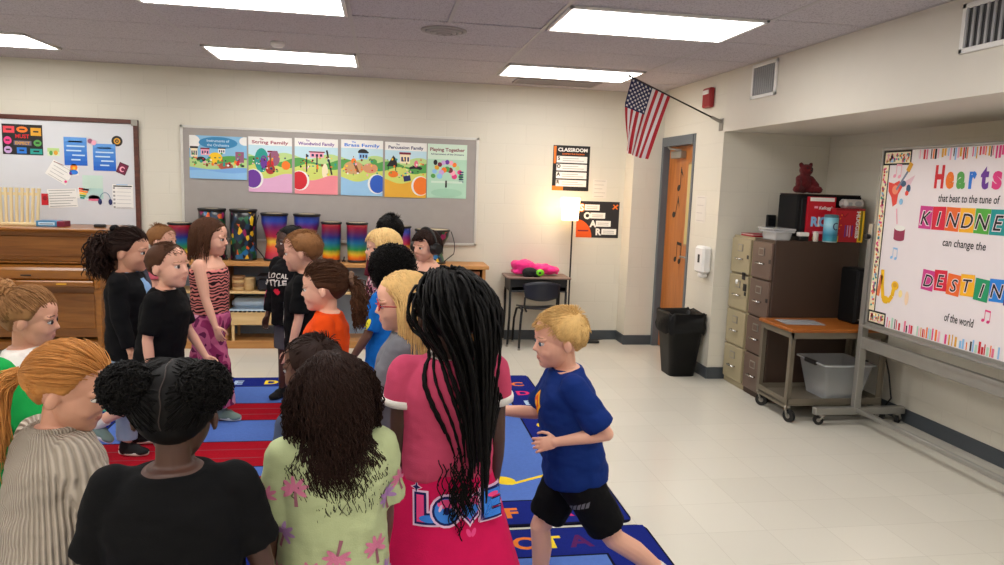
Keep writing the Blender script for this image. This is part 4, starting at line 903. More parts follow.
def canister_mat():
    m, N, L, b = nodes('canister_wrap', .3); tc = N.new('ShaderNodeTexCoord'); sp = N.new('ShaderNodeSeparateXYZ'); L.new(tc.outputs['Generated'], sp.inputs[0])
    r = ramp(N, [(0, (220, 226, 228)), (.06, (60, 150, 170)), (.3, (40, 120, 150)), (.45, (90, 160, 190)), (.7, (150, 200, 215)), (.95, (120, 190, 210))]); L.new(sp.outputs['Z'], r.inputs['Fac']); L.new(r.outputs['Color'], b.inputs['Base Color']); return m
t = empty('wipes_canister', (3.325, 5.065 - .03, 1.25), 'blue wipes canister in front of the red cereal carton', 'canister')
q = MB(); q.lathe((3.325, 5.065 - .03, 1.25), [(.05, 0), (.052, .01), (.052, .18), (.05, .185)], canister_mat(), 28); obj('body', q, t)
q = MB(); q.lathe((3.325, 5.065 - .03, 1.435), [(.05, 0), (.051, .002), (.049, .02), (.02, .024)], mat('lid_teal', (70, 110, 120), .4), 28); obj('lid', q, t)
q = MB()
for k in range(9): a0, a1 = R(-110 + 22 * k), R(-110 + 22 * (k + 1))
pts = [V((3.325 + .02 * math.cos(R(60 + 30 * k)) + .008, 5.035 - .0525, 1.37 + .025 * math.sin(R(60 + 30 * k)))) for k in range(9)]; q.tube(pts, .004, NAVY, 6); obj('printed_swirl', q, t)
q = MB(); q.box((3.10, 5.07, 1.25), (3.18, 5.13, 1.285), BLACK, .006); q.box((3.10, 5.08, 1.285), (3.185, 5.12, 1.315), PAPER, .004); tag(obj('desk_tidy', q), 'low black and white item between the clear box and the canister', 'desk tidy')
q = MB(); q.lathe((3.225, 5.06, 1.25), [(.018, 0), (.02, .005), (.02, .06), (.012, .075), (.0, .076)], mat('pale_cup', (200, 192, 180), .5), 20); tag(obj('small_bottle', q), 'small pale bottle beside the blue canister', 'bottle')

# ------------------------------------------------------------------ cart with speaker, paper and tote
CW = wood('cart_top_wood', (140, 76, 26), (172, 100, 38), 2.2, .35); CG = mat('cart_grey', (116, 108, 94), .45, .3)
cx0, cx1, cy0, cy1 = 2.82, 3.56, 4.59, 5.02
t = empty('utility_cart', (3.16, 4.7, 0), 'grey wheeled cart with an orange-brown wooden top', 'cart')
q = MB(); q.box((cx0 - .015, cy0 - .015, .645), (cx1 + .015, cy1 + .015, .668), CW, .004); obj('wood_top', q, t)
q = MB(); q.box((cx0, cy0, .60), (cx1, cy0 + .015, .645), CG); q.box((cx0, cy1 - .015, .60), (cx1, cy1, .645), CG); q.box((cx0, cy0, .60), (cx0 + .015, cy1, .645), CG); q.box((cx1 - .015, cy0, .60), (cx1, cy1, .645), CG); obj('apron', q, t)
q = MB(); q.box((cx0, cy0, .115), (cx1, cy1, .13), CG, .003); q.box((cx0, cy0, .13), (cx1, cy0 + .01, .165), CG); q.box((cx0, cy0, .095), (cx0 + .01, cy1, .165), CG); q.box((cx0, cy1 - .01, .13), (cx1, cy1, .165), CG); q.box((cx1 - .01, cy0, .13), (cx1, cy1, .165), CG); obj('lower_shelf', q, t)
def caster(parent, x, y, r, a=0.4, top=.115):
    q = MB(); d = V((math.cos(a), math.sin(a), 0)); o_ = V((-d.y, d.x, 0)); c = V((x, y, r)) + d * .02
    q.cyl(c - o_ * .013, c + o_ * .013, r, None, RUBBER, 22); q.cyl(c - o_ * .015, c + o_ * .015, r * .4, None, STEEL, 14)
    for sg in (1, -1): q.tube([V((x, y, top)) + o_ * .018 * sg, V((x, y, top - .02)) + o_ * .02 * sg, c + o_ * .019 * sg], .007, STEEL, 6)
    q.cyl((x, y, top - .012), (x, y, top), .024, None, STEEL, 14); return obj('caster', q, parent)
for xx in (cx0 + .02, cx1 - .02):
    for yy in (cy0 + .02, cy1 - .02):
        q = MB(); s1 = .018; q.box((xx - s1, yy - .003, .10), (xx + s1, yy + .003, .62), CG); q.box((xx - (s1 if xx < 3.1 else -s1) - .003, yy - s1, .10), (xx - (s1 if xx < 3.1 else -s1) + .003, yy + s1, .62), CG); obj('leg', q, t); caster(t, xx, yy, .045, .4 + yy)
flat_thing('paper_sheet', 'white sheet of paper on the wooden cart top', 'paper', (2.87, 4.76, .6690), .29, .2, (1, -.1, 0), (.1, 1, 0), art=lambda p, w, h: ([p.rect(w * .1, h * (.8 - .1 * k), w * .9, h * (.82 - .1 * k), GREYINK) for k in range(7)]))
t = empty('speaker', (3.44, 4.86, .668), 'tall black loudspeaker on the cart beside the rolling board', 'speaker')
q = MB(); q.box((3.40, 4.77, .668), (3.53, 4.97, 1.075), mat('speaker_black', (10, 10, 11), .6, spec=.2), .012); obj('cabinet', q, t)
q = MB(); q.box((3.41, 4.762, .69), (3.52, 4.772, 1.06), mat('speaker_grille', (10, 10, 11), .8, bump=.6, bscale=400), .004); g = obj('grille', q, t)
q = MB(); q.box((3.43, 4.758, .70), (3.49, 4.763, .71), STEEL); obj('badge', q, g)
t = empty('storage_tote', (3.36, 4.81, .13), 'clear plastic tote with black handles on the lower cart shelf', 'tote')
TOTE = mat('tote_plastic', (196, 200, 202), .2, var=.02, alpha=.55)
obj('tub', tub(t, 3.12, 3.50, 4.62, 4.98, .131, .27, TOTE, .05, .016), t)
for xx in (3.105, 3.515): q = MB(); q.box((xx - .012, 4.72, .375), (xx + .014, 4.86, .408), BLACK, .006); obj('handle', q, t)
q = MB(); q.box((3.19, 4.69, .14), (3.44, 4.92, .22), mat('tote_contents', (208, 206, 200), .7), .02); obj('contents', q, t)
for (nm, lb, pts, r) in (('dangling_cable', 'black cable dangling on the wall behind the cart', [(3.71, 4.9, .7), (3.69, 4.8, .5), (3.70, 4.72, .3), (3.69, 4.66, .14), (3.64, 4.7, .02)], .006),):
    q = MB(); q.tube(pts, r, BLACK, 8); tag(obj(nm, q), lb, 'cable')

# ------------------------------------------------------------------ rolling board
bxx, by0, by1, bz0, bz1 = 3.30, 2.55, 4.475, .745, 1.905
t = empty('rolling_board', (3.3, 3.5, 0), 'rolling whiteboard on a steel stand decorated with hearts and kindness words', 'board')
STN = mat('stand_grey', (158, 156, 150), .35, .55)
q = MB(); q.box((bxx, by0, bz0), (bxx + .025, by1, bz1), mat('display_paper', (234, 225, 227), .55, var=.02)); obj('board', q, t)
q = MB()
for a in ((by0 - .012, bz0 - .03, by1 + .012, bz0), (by0 - .012, bz1, by1 + .012, bz1 + .018), (by0 - .018, bz0 - .03, by0, bz1 + .018), (by1, bz0 - .03, by1 + .018, bz1 + .018)): q.box((bxx - .012, a[0], a[1]), (bxx + .035, a[2], a[3]), STN, .003)
q.box((bxx - .06, by0, bz0 - .032), (bxx - .012, by1, bz0 - .02), STN, .003); obj('frame', q, t)
for yy in (by1 + .045, by0 - .045):
    q = MB(); q.box((bxx - .018, yy - .022, .10), (bxx + .032, yy + .022, 1.42), STN, .003); obj('post', q, t)
    q = MB(); q.cyl((bxx - .02, yy, 1.33), (bxx - .05, yy, 1.33), .016, .02, BLACK, 14); obj('clamp_knob', q, t)
    q = MB(); q.box((2.99, yy - .025, .075), (3.685, yy + .025, .125), STN, .004); ft = obj('foot', q, t)
    caster(ft, 3.05, yy, .034, 2.8, .076); caster(ft, 3.64, yy, .034, .6, .076)
q = MB(); q.box((bxx - .004, by0, .55), (bxx + .03, by1 + .03, .635), STN, .004); q.box((bxx - .012, by0, .612), (bxx - .004, by1 + .03, .635), STN); obj('cross_rail', q, t)
q = MB(); q.box((bxx - .004, by0, .095), (bxx + .026, by1 + .03, .125), STN, .004); obj('cross_rail', q, t)
# the paper display, u runs from the far end towards the camera
q = MB(); p = Panel(q, (bxx - .0006, by1, bz0), (0, -1, 0), (0, 0, 1)); w, h = by1 - by0, bz1 - bz0
rr = random.Random(11)
stripe = [RED, LPINK, PINK, INK, GOLD, MINT, LBLUE, ORANGE, PAPER, pm('rose', (228, 110, 140))]
def fringe(v0, v1):
    u = .27 if v0 > h / 2 else .19
    while u < w - .02:
        du = rr.choice((.008, .012, .016)); c = rr.choice(stripe); vv = v1 - .0 if v0 > h / 2 else v0
        if v0 > h / 2: p.rect(u, v1 - (v1 - v0) * rr.uniform(.6, 1), u + du, v1, c, l=1)
        else: p.rect(u, v0, u + du, v0 + (v1 - v0) * rr.uniform(.6, 1), c, l=1)
        u += du + rr.choice((.004, .008, .014))
fringe(h - .075, h - .004); fringe(.004, .075); p.L = 1
def confetti(u0, v0, u1, v1, n):
    p.rect(u0, v0, u1, v1, INK); p.rect(u0 + .012, v0 + .012, u1 - .012, v1 - .012, CREAM); l = p.L
    for k in range(n):
        a, b_ = rr.uniform(u0 + .016, u1 - .03), rr.uniform(v0 + .016, v1 - .03); p.rect(a, b_, a + .016, b_ + .011, rr.choice((RED, ORANGE, TEAL, LPINK, LBLUE, GOLD, PINK)), rot=rr.uniform(0, 3), l=l + 1)
    p.L = l + 1
confetti(.0, h - .095, .26, h - .0, 60); confetti(.0, .0, .175, .09, 36)
p.rect(.0, .09, .055, h - .095, CREAM); l = p.L
for k in range(110): a, b_ = rr.uniform(.004, .036), rr.uniform(.1, h - .12); p.rect(a, b_, a + .014, b_ + .016, rr.choice((RED, ORANGE, TEAL, LPINK, LBLUE, PINK, PINK, GREYINK)), rot=rr.uniform(0, 3), l=l + 1)
p.L = l + 1; p.rect(.055, .09, .065, h - .095, INK)
obj('display_border', q, t)
def letters(name, items):
    q = MB(); p = Panel(q, (bxx - .0012, by1, bz0), (0, -1, 0), (0, 0, 1)); items(p); return obj(name, q, t)
Z = lambda z: z - bz0
def it(p):
    for k, (c, col) in enumerate(zip('Hearts', (RED, ORANGE, GREEN, BLUE, PURPLE, PINK))):
        p.text(c, .515 + .085 * k, Z(1.672), .125, col, bold=.05, w=(.074, .066, .066, .052, .058, .064)[k])
letters('hearts_lettering', it)
def script(st, u, z, hh, w): return lambda p: p.text(st, u, Z(z), hh, INK, align='l', w=w, bold=.012, shear=.1)
letters('script_lettering', script('that beat to the tune of', .525, 1.585, .045, .45))
letters('script_lettering', script('can change the', .60, 1.325, .045, .32))
letters('script_lettering', script('of the world', .68, .885, .048, .22))
KC = (pm('magenta', (206, 60, 140)), pm('crimson', (218, 26, 60)), pm('tangerine', (238, 106, 40)), pm('amber', (246, 180, 30)), pm('leaf', (80, 170, 60)), pm('sea', (20, 150, 150)), pm('violet', (84, 44, 130)), pm('magenta', (206, 60, 140)))
DC = (pm('magenta', (206, 60, 140)), pm('crimson', (218, 26, 60)), pm('tangerine', (238, 106, 40)), pm('amber', (246, 160, 30)), pm('emerald', (24, 150, 100)), pm('azure', (30, 130, 220)), pm('violet', (84, 44, 130)))
def tiles(st, cols, u0, v0, du, hh, jit):
    def it(p):
        for k, (c, col) in enumerate(zip(st, cols)):
            a = jit * (1 if k % 2 else -1); u = u0 + du * k; v = v0 + (0.012 if k % 2 else 0) * (jit > .03)
            p.rect(u, v, u + du * .97, v + hh, col, rot=a)
            p.text(c, u + du * .5, v + hh * .17, hh * .62, pm('pale_outline', (240, 220, 226)), bold=.04, shear=.2, rot=a); p.text(c, u + du * .5, v + hh * .18, hh * .60, INK, bold=.008, shear=.2, rot=a)
    return it
letters('kindness_tiles', tiles('KINDNESS', KC, .385, Z(1.415), .109, .14, .015))
letters('destiny_tiles', tiles('DESTINY', DC, .465, Z(1.042), .103, .125, .05))
og = pm('guitar_red', (226, 70, 60))
def it(p):
    p.poly([(.07, Z(1.70)), (.12, Z(1.69)), (.17, Z(1.71)), (.205, Z(1.67)), (.17, Z(1.62)), (.165, Z(1.56)), (.13, Z(1.54)), (.11, Z(1.6)), (.075, Z(1.64))], og); p.disc(.14, Z(1.65), .03, .03, pm('salmon', (240, 140, 110)))
    p.line([(.15, Z(1.65)), (.245, Z(1.775))], .016, pm('guitar_grey', (120, 130, 150))); p.rect(.235, Z(1.765), .27, Z(1.825), GOLD, rot=-.5)
letters('guitar_cutout', it)
def it(p): p.poly([(.19, Z(1.69)), (.31, Z(1.745)), (.26, Z(1.66))], pm('party', (226, 190, 200))); p.disc(.21, Z(1.69), .025, .02, pm('slate_blue', (60, 90, 120))); p.disc(.26, Z(1.66), .02, .025, pm('slate_blue', (60, 90, 120))); p.disc(.25, Z(1.63), .016, .016, og)
letters('maracas_cutout', it)
letters('note_cutout', lambda p: p.note(.12, Z(1.74), .075, LPINK, True)); letters('star_cutout', lambda p: p.disc(.205, Z(1.575), .018, .02, SKY)); letters('note_cutout', lambda p: p.note(.17, Z(1.21), .065, LBLUE, True))
letters('baton_cutout', lambda p: p.line([(.17, Z(1.53)), (.19, Z(1.43))], .010, LPINK))
def it(p): dw = pm('drum_wine', (150, 50, 80)); p.rect(.17, Z(1.335), .27, Z(1.405), dw); p.disc(.22, Z(1.335), .05, .014, dw); p.disc(.22, Z(1.405), .05, .018, PAPER)
letters('drum_cutout', it)
ye = pm('sax_yellow', (244, 190, 20)); rc = pm('recorder', (236, 130, 80))
def it(p): p.line([(.10, Z(1.12)), (.11, Z(1.02)), (.13, Z(.93)), (.18, Z(.915)), (.215, Z(.96)), (.225, Z(1.02))], .032, ye); p.disc(.155, Z(.925), .034, .026, ye); p.disc(.232, Z(1.03), .034, .03, ye); p.disc(.232, Z(1.034), .02, .016, GOLD)
letters('saxophone_cutout', it)
letters('recorder_cutout', lambda p: p.line([(.095, Z(1.08)), (.075, Z(.94))], .03, rc)); letters('splash_cutout', lambda p: p.disc(.29, Z(.985), .018, .025, pm('pale_yellow', (244, 222, 150)))); letters('splash_cutout', lambda p: p.disc(.35, Z(.965), .018, .045, pm('pale_peach', (244, 214, 180))))
letters('note_cutout', lambda p: p.note(.96, Z(.94), .06, PINK, True)); letters('heart_cutout', lambda p: (p.disc(1.5, Z(1.3), .06, .06, PINK), p.disc(1.58, Z(1.3), .06, .06, PINK), p.poly([(1.445, Z(1.28)), (1.54, Z(1.16)), (1.635, Z(1.28))], PINK)))

# ------------------------------------------------------------------ rugs
def rug_mat(name, c): return mat(name, c, .95, var=.12, scale=60, bump=.4, bscale=500, spec=.1)
RGB_ = rug_mat('rug_border_blue', (22, 36, 120)); RGL = rug_mat('rug_field_blue', (84, 116, 190)); RGR = rug_mat('rug_red', (168, 16, 36)); RGK = rug_mat('rug_black', (16, 18, 40)); RGY = rug_mat('rug_yellow', (236, 206, 50)); RGO = rug_mat('rug_orange', (220, 120, 50)); RGP = rug_mat('rug_pink', (206, 50, 110)); RGW = rug_mat('rug_pale', (176, 200, 226)); RGD = rug_mat('rug_maroon', (84, 30, 90)); RGG = rug_mat('rug_green', (60, 150, 120))
def rug(label, x0, x1, y0, y1, art):
    q = MB(); q.loft([rrect((x0 + x1) / 2, (y0 + y1) / 2, (x1 - x0) / 2 - d, (y1 - y0) / 2 - d, .05, z) for d, z in ((0, 0.0005), (0, .008), (.006, .011))], RGK, smooth=False)
    p = Panel(q, (x0, y0, .0112), (1, 0, 0), (0, 1, 0)); p.step = .00002; art(p, x1 - x0, y1 - y0); return tag(obj('music_rug', q), label, 'rug', 'music rugs')
def art_r1(p, w, h):
    bd = .27; p.rect(.012, .012, w - .012, h - .012, RGB_); p.rect(bd - .012, bd - .012, w - bd + .012, h - bd + .012, RGK); p.rect(bd, bd, w - bd, h - bd, RGL)
    Y = lambda y: y - 3.18
    ux1 = 2.32
    for a, b_ in ((4.80, 5.17), (4.00, 4.40)):
        p.rect(bd, Y(a), ux1, Y(b_), RGR)
        for k in range(4): yy = Y(a) + (b_ - a) * k / 3; p.rect(bd, yy - .006, ux1, yy + .006, RGK if k in (0, 3) else pm('rug_line', (130, 14, 40)))
    l = p.L + 1
    sc = 'GFEDCBA'; cs = (RGW, RGP, RGY, RGO, RGR, RGG, RGW)
    for k in range(11): p.text(sc[k % 7], .36 + .245 * k, h - .2, .10, cs[(k * 3) % 7], bold=.04, l=l)
    for k in range(11): p.text('ACEGBDF'[(k + 4) % 7], .37 + .245 * k, .08, .10, (RGO, RGP, RGW, RGY, RGR, RGG)[(k + 3) % 6], bold=.04, l=l)
    for k in range(9): p.text('DCBAGFE'[k % 7], w - .135, .36 + .25 * k, .10, cs[(k * 2 + 1) % 7], bold=.04, l=l)
    for k in range(9): p.text('CDEFGAB'[k % 7], .135, .36 + .25 * k, .10, cs[(k * 2) % 7], bold=.04, l=l)
    for (u, v, hh, c, dbl, rt) in ((2.60, .52, .34, RGY, False, -1.1), (2.60, .95, .32, RGP, False, .5), (2.52, 1.35, .34, RGY, False, -.3), (2.58, 1.9, .3, RGW, True, 0), (1.14, .62, .3, RGR, True, .2), (1.6, .42, .3, RGY, False, 0)): p.note(u, v, hh, c, dbl, rt)
rug('blue music rug with red bands in the middle of the room', -1.94, 1.21, 3.185, 5.87, art_r1)
def art_r2(p, w, h):
    bd = .27; p.rect(.012, .012, w - .012, h - .012, RGB_); p.rect(bd - .012, bd - .012, w - bd + .012, h - bd + .012, RGK); p.rect(bd, bd, w - bd, h - bd, RGL)
    l = p.L + 1
    for c, u, m_ in (('C', 2.66, RGO), ('O', 2.44, RGO), ('T', 2.60, RGY)): pass
    for c, u, m_ in (('S', 3.0, RGR), ('A', 2.855, RGD), ('T', 2.725, RGY), ('O', 2.605, RGO), ('C', 2.38, RGW), ('N', 2.15, RGP), ('E', 1.93, RGW), ('S', 1.7, RGY), ('R', 1.5, RGR), ('E', 1.3, RGG), ('S', 1.1, RGO), ('T', .9, RGY), ('S', .7, RGP)): p.text(c, u, h - .19, .105, m_, bold=.03, l=l)
    for k in range(8): p.note(.6 + .3 * k, .6 + .2 * (k % 3), .3, (RGY, RGP, RGW, RGO)[k % 4], k % 2 == 0)
    for k in range(9): p.line([(.02, h - .25 - .1 * k), (.26, h - .32 - .1 * k)], .014, RGW)
rug('blue music rug nearest the camera with coloured letters along its edge', -1.96, 1.25, 1.2, 3.15, art_r2)
# ------------------------------------------------------------------ people
def skin_mats(key, c, lip, brow):
    s = mat('skin_' + key, c, .5, var=.05, scale=18, sss=.05); return s, mat('lips_' + key, lip, .45), mat('brow_' + key, brow, .7)
SK = {'fair': skin_mats('fair', (222, 168, 144), (200, 132, 116), (168, 124, 92)), 'fair2': skin_mats('warm', (210, 154, 128), (182, 114, 98), (96, 66, 46)),
      'tan': skin_mats('tan', (158, 108, 82), (130, 76, 66), (40, 28, 22)), 'dark': skin_mats('dark', (74, 46, 36), (74, 42, 38), (18, 14, 12)), 'brown': skin_mats('brown', (104, 68, 52), (96, 56, 50), (22, 16, 14))}
EYEW = mat('eye_white', (226, 222, 218), .3); IRB = mat('iris_brown', (44, 26, 18), .2); IRL = mat('iris_blue', (70, 100, 120), .2)
def Rx(a): return Matrix.Rotation(R(a), 3, 'X')
def Ry(a): return Matrix.Rotation(R(a), 3, 'Y')
def Rz(a): return Matrix.Rotation(R(a), 3, 'Z')
def fabric(name, c, **k): return mat(name, c, k.pop('rough', .85), var=k.pop('var', .08), scale=30, bump=k.pop('bump', .12), bscale=k.pop('bscale', 260), spec=.15, **k)
BODY_RINGS = [(.585, .10, .085, 0), (.62, .116, .09, 0), (.68, .112, .088, 0), (.76, .100, .078, .004), (.84, .108, .082, .006), (.92, .124, .086, .004), (.98, .122, .078, -.002), (1.02, .085, .06, -.008), (1.045, .05, .048, -.012)]
class Kid:
    def __init__(s, label, x, y, yaw, h, skin='fair', hs=1.08, lean=0, side=0, twist=0, hy=0, hp=0, hr=0, arms=None, legs=None, voxel=.005, fat=1.0, group=None, iris=None):
        s.k = h / (1.072 + .175 * hs); s.hs = hs; s.fat = fat; s.skin = SK[skin]; s.iris = iris or IRB
        arms = arms or {}; legs = legs or {}
        s.Rt = Rz(twist) @ Ry(side) @ Rx(-lean); s.Rh = Rz(hy) @ Rx(hp) @ Ry(hr)
        s.zh = .62; s.P = V((0, 0, s.zh))
        # legs first, to find the pelvis height
        def leg(sd):
            fl, ab, kn, ft = legs.get(sd, (0, 3, 0, 0))[:4]; g = 1 if sd == 'R' else -1
            hip = V((g * .062, 0, -.005)); d = V((g * math.sin(R(ab)), math.sin(R(fl)) * math.cos(R(ab)), -math.cos(R(fl)) * math.cos(R(ab))))
            w_ = V((0, -1, 0)); w_ = (w_ - d * w_.dot(d)).normalized()
            knee = hip + d * .28; sh = d * math.cos(R(kn)) + w_ * math.sin(R(kn)); ank = knee + sh * .272
            yawf = R(g * -8); f = V((-math.sin(yawf), math.cos(yawf) * math.cos(R(ft)), -math.sin(R(ft)))).normalized()
            up = (V((0, math.sin(R(ft)), math.cos(R(ft))))).normalized()
            heel = ank - f * .035 - up * .058; toe = ank + f * .115 - up * .058
            return dict(hip=hip, knee=knee, ank=ank, f=f, up=up, heel=heel, toe=toe)
        L_ = {sd: leg(sd) for sd in 'LR'}
        low = min(min(l['heel'].z, l['toe'].z) for l in L_.values()); s.P = V((0, 0, -low + .002))
        for l in L_.values():
            for q in ('hip', 'knee', 'ank', 'heel', 'toe'): l[q] = l[q] + s.P
        s.legs = L_
        A_ = {}
        for sd in 'LR':
            g = 1 if sd == 'R' else -1
            fl, ab, el, *ex = arms.get(sd, (4, 9, 14)); bend = V(ex[0]) if ex and ex[0] else V((-.25 * g, 1, 0)); curl = ex[1] if len(ex) > 1 else 35; pn = V(ex[2]) if len(ex) > 2 else V((-g, .25, 0))
            S = s.T((g * .122, -.004, .992)); d = V((g * math.sin(R(ab)), math.sin(R(fl)) * math.cos(R(ab)), -math.cos(R(fl)) * math.cos(R(ab))))
            d = Rz(twist) @ d
            w_ = (bend - d * bend.dot(d)).normalized(); E = S + d * .205; fd = (d * math.cos(R(el)) + w_ * math.sin(R(el))).normalized(); W_ = E + fd * .178
            pn = (pn - fd * pn.dot(fd)).normalized(); A_[sd] = dict(S=S, E=E, W=W_, d=d, fd=fd, pn=pn, curl=curl, g=g)
        s.arms = A_
        z0 = .0150 if (-1.95 < x < 1.24 and 1.2 < y < 5.87) else 0
        s.root = empty('person', (x, y, z0), label, 'person', group, R(yaw))
        BASE[s.root.name] = V((0, 0, 0))
        s.body(voxel)
    def T(s, p): return s.P + s.Rt @ (V(p) - V((0, 0, s.zh)))
    def H(s, p): return s.T((0, -.010, 1.072)) + s.Rh @ ((V(p) - V((0, -.022, .028))) * s.hs)
    def ring(s, z, rx, ry, cy, f=None, n=28, e=2.4):
        pts = []
        for j in range(n):
            a = 2 * math.pi * j / n; c, t = math.cos(a), math.sin(a)
            pts.append((f or s.T)((rx * math.copysign(abs(c) ** (2 / e), c), cy + ry * math.copysign(abs(t) ** (2 / e), t), z)))
        return pts
    def emit(s, name, me, mats, parent=None):
        me.transform(Matrix.Scale(s.k, 4))
        me.materials.clear()
        for m in (mats if isinstance(mats, (list, tuple)) else [mats]): me.materials.append(m)
        for p in me.polygons: p.use_smooth = True
        o = bpy.data.objects.new(name, me); link(o, parent or s.root); BASE[o.name] = V((0, 0, 0)); return o
    def emit_mb(s, name, mb, parent=None):
        for i in range(len(mb.v)): mb.v[i] = mb.v[i] * s.k
        return obj(name, mb, parent or s.root, local=True)
    def hand(s, q, a):
        W_, f, n = a['W'], a['fd'], a['pn']; b = f.cross(n).normalized()
        fwd = V((0, 1, .3)); b = b if b.dot(fwd) >= 0 else -b         # b: thumb side
        def P(u, v, w): return W_ + f * u + b * v + n * w
        q.cap(P(-.01, 0, 0), P(.012, 0, 0), .0175, .018)
        M = Matrix((b, f, n)).transposed()
        q.ell(P(.035, .001, 0), (.0265, .036, .0115), None, M, 14, 8); q.ell(P(.05, 0, 0), (.028, .020, .0105), None, M, 14, 8)
        cu = R(a['curl'])
        for v, ln, sp in ((.0215, .050, .12), (.0075, .056, .03), (-.0065, .052, -.05), (-.0205, .042, -.16)):
            p = P(.060, v, 0); ang = cu * .35
            for k, l_ in enumerate((.42, .32, .26)):
                d = (f * math.cos(ang) + n * math.sin(ang) + b * sp * (1 if k == 0 else .5)).normalized(); p2 = p + d * ln * l_ * 1.05
                q.cap(p, p2, .0066 - .0006 * k, .0060 - .0006 * k, n=8); p = p2; ang += cu * .8
        p = P(.018, .020, .004); ang = .75
        for k, l_ in enumerate((.026, .022, .018)):
            d = (f * math.cos(ang) + b * math.sin(ang) + n * .35).normalized(); p2 = p + d * l_; q.cap(p, p2, .0082 - .0009 * k, .0074 - .0009 * k, n=8); p = p2; ang -= .28 + cu * .2
    def body(s, voxel):
        q = MB(); F = s.fat
        q.loft([s.ring(z, rx * F, ry * F, cy) for z, rx, ry, cy in BODY_RINGS])
        q.cap(s.T((0, -.012, 1.0)), s.H((0, -.024, .05)), .038, .035)
        for sd, a in s.arms.items():
            g = a['g']; q.cap(s.T((g * .06, -.006, 1.0)), a['S'], .036, .037); q.cap(a['S'], a['S'].lerp(a['E'], .5), .037 * F, .033 * F); q.cap(a['S'].lerp(a['E'], .5), a['E'], .033 * F, .026); q.cap(a['E'], a['E'].lerp(a['W'], .35), .0265, .0265); q.cap(a['E'].lerp(a['W'], .35), a['W'], .0265, .0175)
            s.hand(q, a)
        for sd, l in s.legs.items():
            q.cap(l['hip'], l['hip'].lerp(l['knee'], .5), .064 * F, .056 * F); q.cap(l['hip'].lerp(l['knee'], .5), l['knee'], .056 * F, .041); q.cap(l['knee'], l['knee'].lerp(l['ank'], .35) - l['f'] * .008, .040, .041); q.cap(l['knee'].lerp(l['ank'], .35) - l['f'] * .008, l['ank'], .041, .026)
            q.cap(l['ank'] - l['up'] * .02 - l['f'] * .02, l['ank'] + l['f'] * .07 - l['up'] * .04, .028, .022); q.cap(l['ank'] + l['f'] * .06 - l['up'] * .04, l['ank'] + l['f'] * .10 - l['up'] * .045, .024, .016)
        # head
        hs = s.hs
        def E_(c, r): q.ell(s.H(c), [x * hs for x in r], None, s.Rh, 22, 14)
        E_((0, -.012, .127), (.073, .090, .077)); E_((0, .03, .135), (.055, .054, .055)); E_((0, .022, .082), (.060, .060, .072)); E_((0, .047, .021), (.024, .025, .018)); E_((0, .024, .040), (.043, .050, .036)); E_((0, .012, .045), (.047, .04, .032))
        for g in (1, -1):
            E_((g * .026, .046, .066), (.026, .026, .025)); E_((g * .026, .063, .113), (.024, .016, .012))
            q.ell(s.H((g * .0745, -.010, .090)), [x * hs for x in (.0075, .0155, .0235)], None, s.Rh @ Rz(g * 20) @ Rx(-8), 14, 10)
        E_((0, .054, .044), (.029, .023, .024))
        q.cap(s.H((0, .075, .098)), s.H((0, .083, .080)), .0065 * hs, .0085 * hs); E_((0, .0865, .0745), (.0090, .0085, .0075)); E_((.008, .080, .072), (.0062, .007, .0052)); E_((-.008, .080, .072), (.0062, .007, .0052))
        E_((0, .0755, .0475), (.014, .005, .0035)); E_((0, .0745, .0415), (.012, .0055, .0038))
        me = remesh(q, voxel, 4, .45)
        # lips and eyebrows are a matter of skin colour
        inv = s.Rh.transposed(); o_ = s.H((0, 0, 0)); mi = []
        for p in me.polygons:
            c = inv @ (V(p.center) - o_) / hs; k = 0
            if c.y > .055 and abs(c.x) < .018 and ((c.x / .018) ** 2 + ((c.z - .0445) / .0066) ** 2) < 1: k = 1
            elif c.y > .05 and .012 < abs(c.x) < .046 and abs(c.z - (.1185 - .05 * max(0, abs(c.x) - .034))) < .0026: k = 2
            mi.append(k)
        s.bm = s.emit('body', me, list(s.skin)); s.bm.data.polygons.foreach_set('material_index', mi)
        q = MB()
        for g in (1, -1):
            q = MB(); c = (g * .0285, .0645, .0985)
            q.ell(s.H(c), [x * hs for x in (.0142, .0125, .0098)], EYEW, s.Rh @ Rz(-g * 14), 16, 10)
            q.ell(s.H((c[0] + g * .001, c[1] + .0095, c[2])), [x * hs for x in (.0088, .0050, .0092)], s.iris, s.Rh, 12, 8)
            q.ell(s.H((c[0] + g * .001, c[1] + .0138, c[2])), [x * hs for x in (.0042, .0016, .0042)], INK, s.Rh, 10, 6)
            q.tube([s.H((c[0] + g * .0145 * math.cos(R(t)), c[1] + .0115 * math.sin(R(t)) - .001 + (.004 if 40 < t < 140 else 0), c[2] + .0088 * math.sin(R(t)))) for t in range(0, 181, 20)], .0011 * hs, s.skin[2], 5)
            s.emit_mb('eye', q)
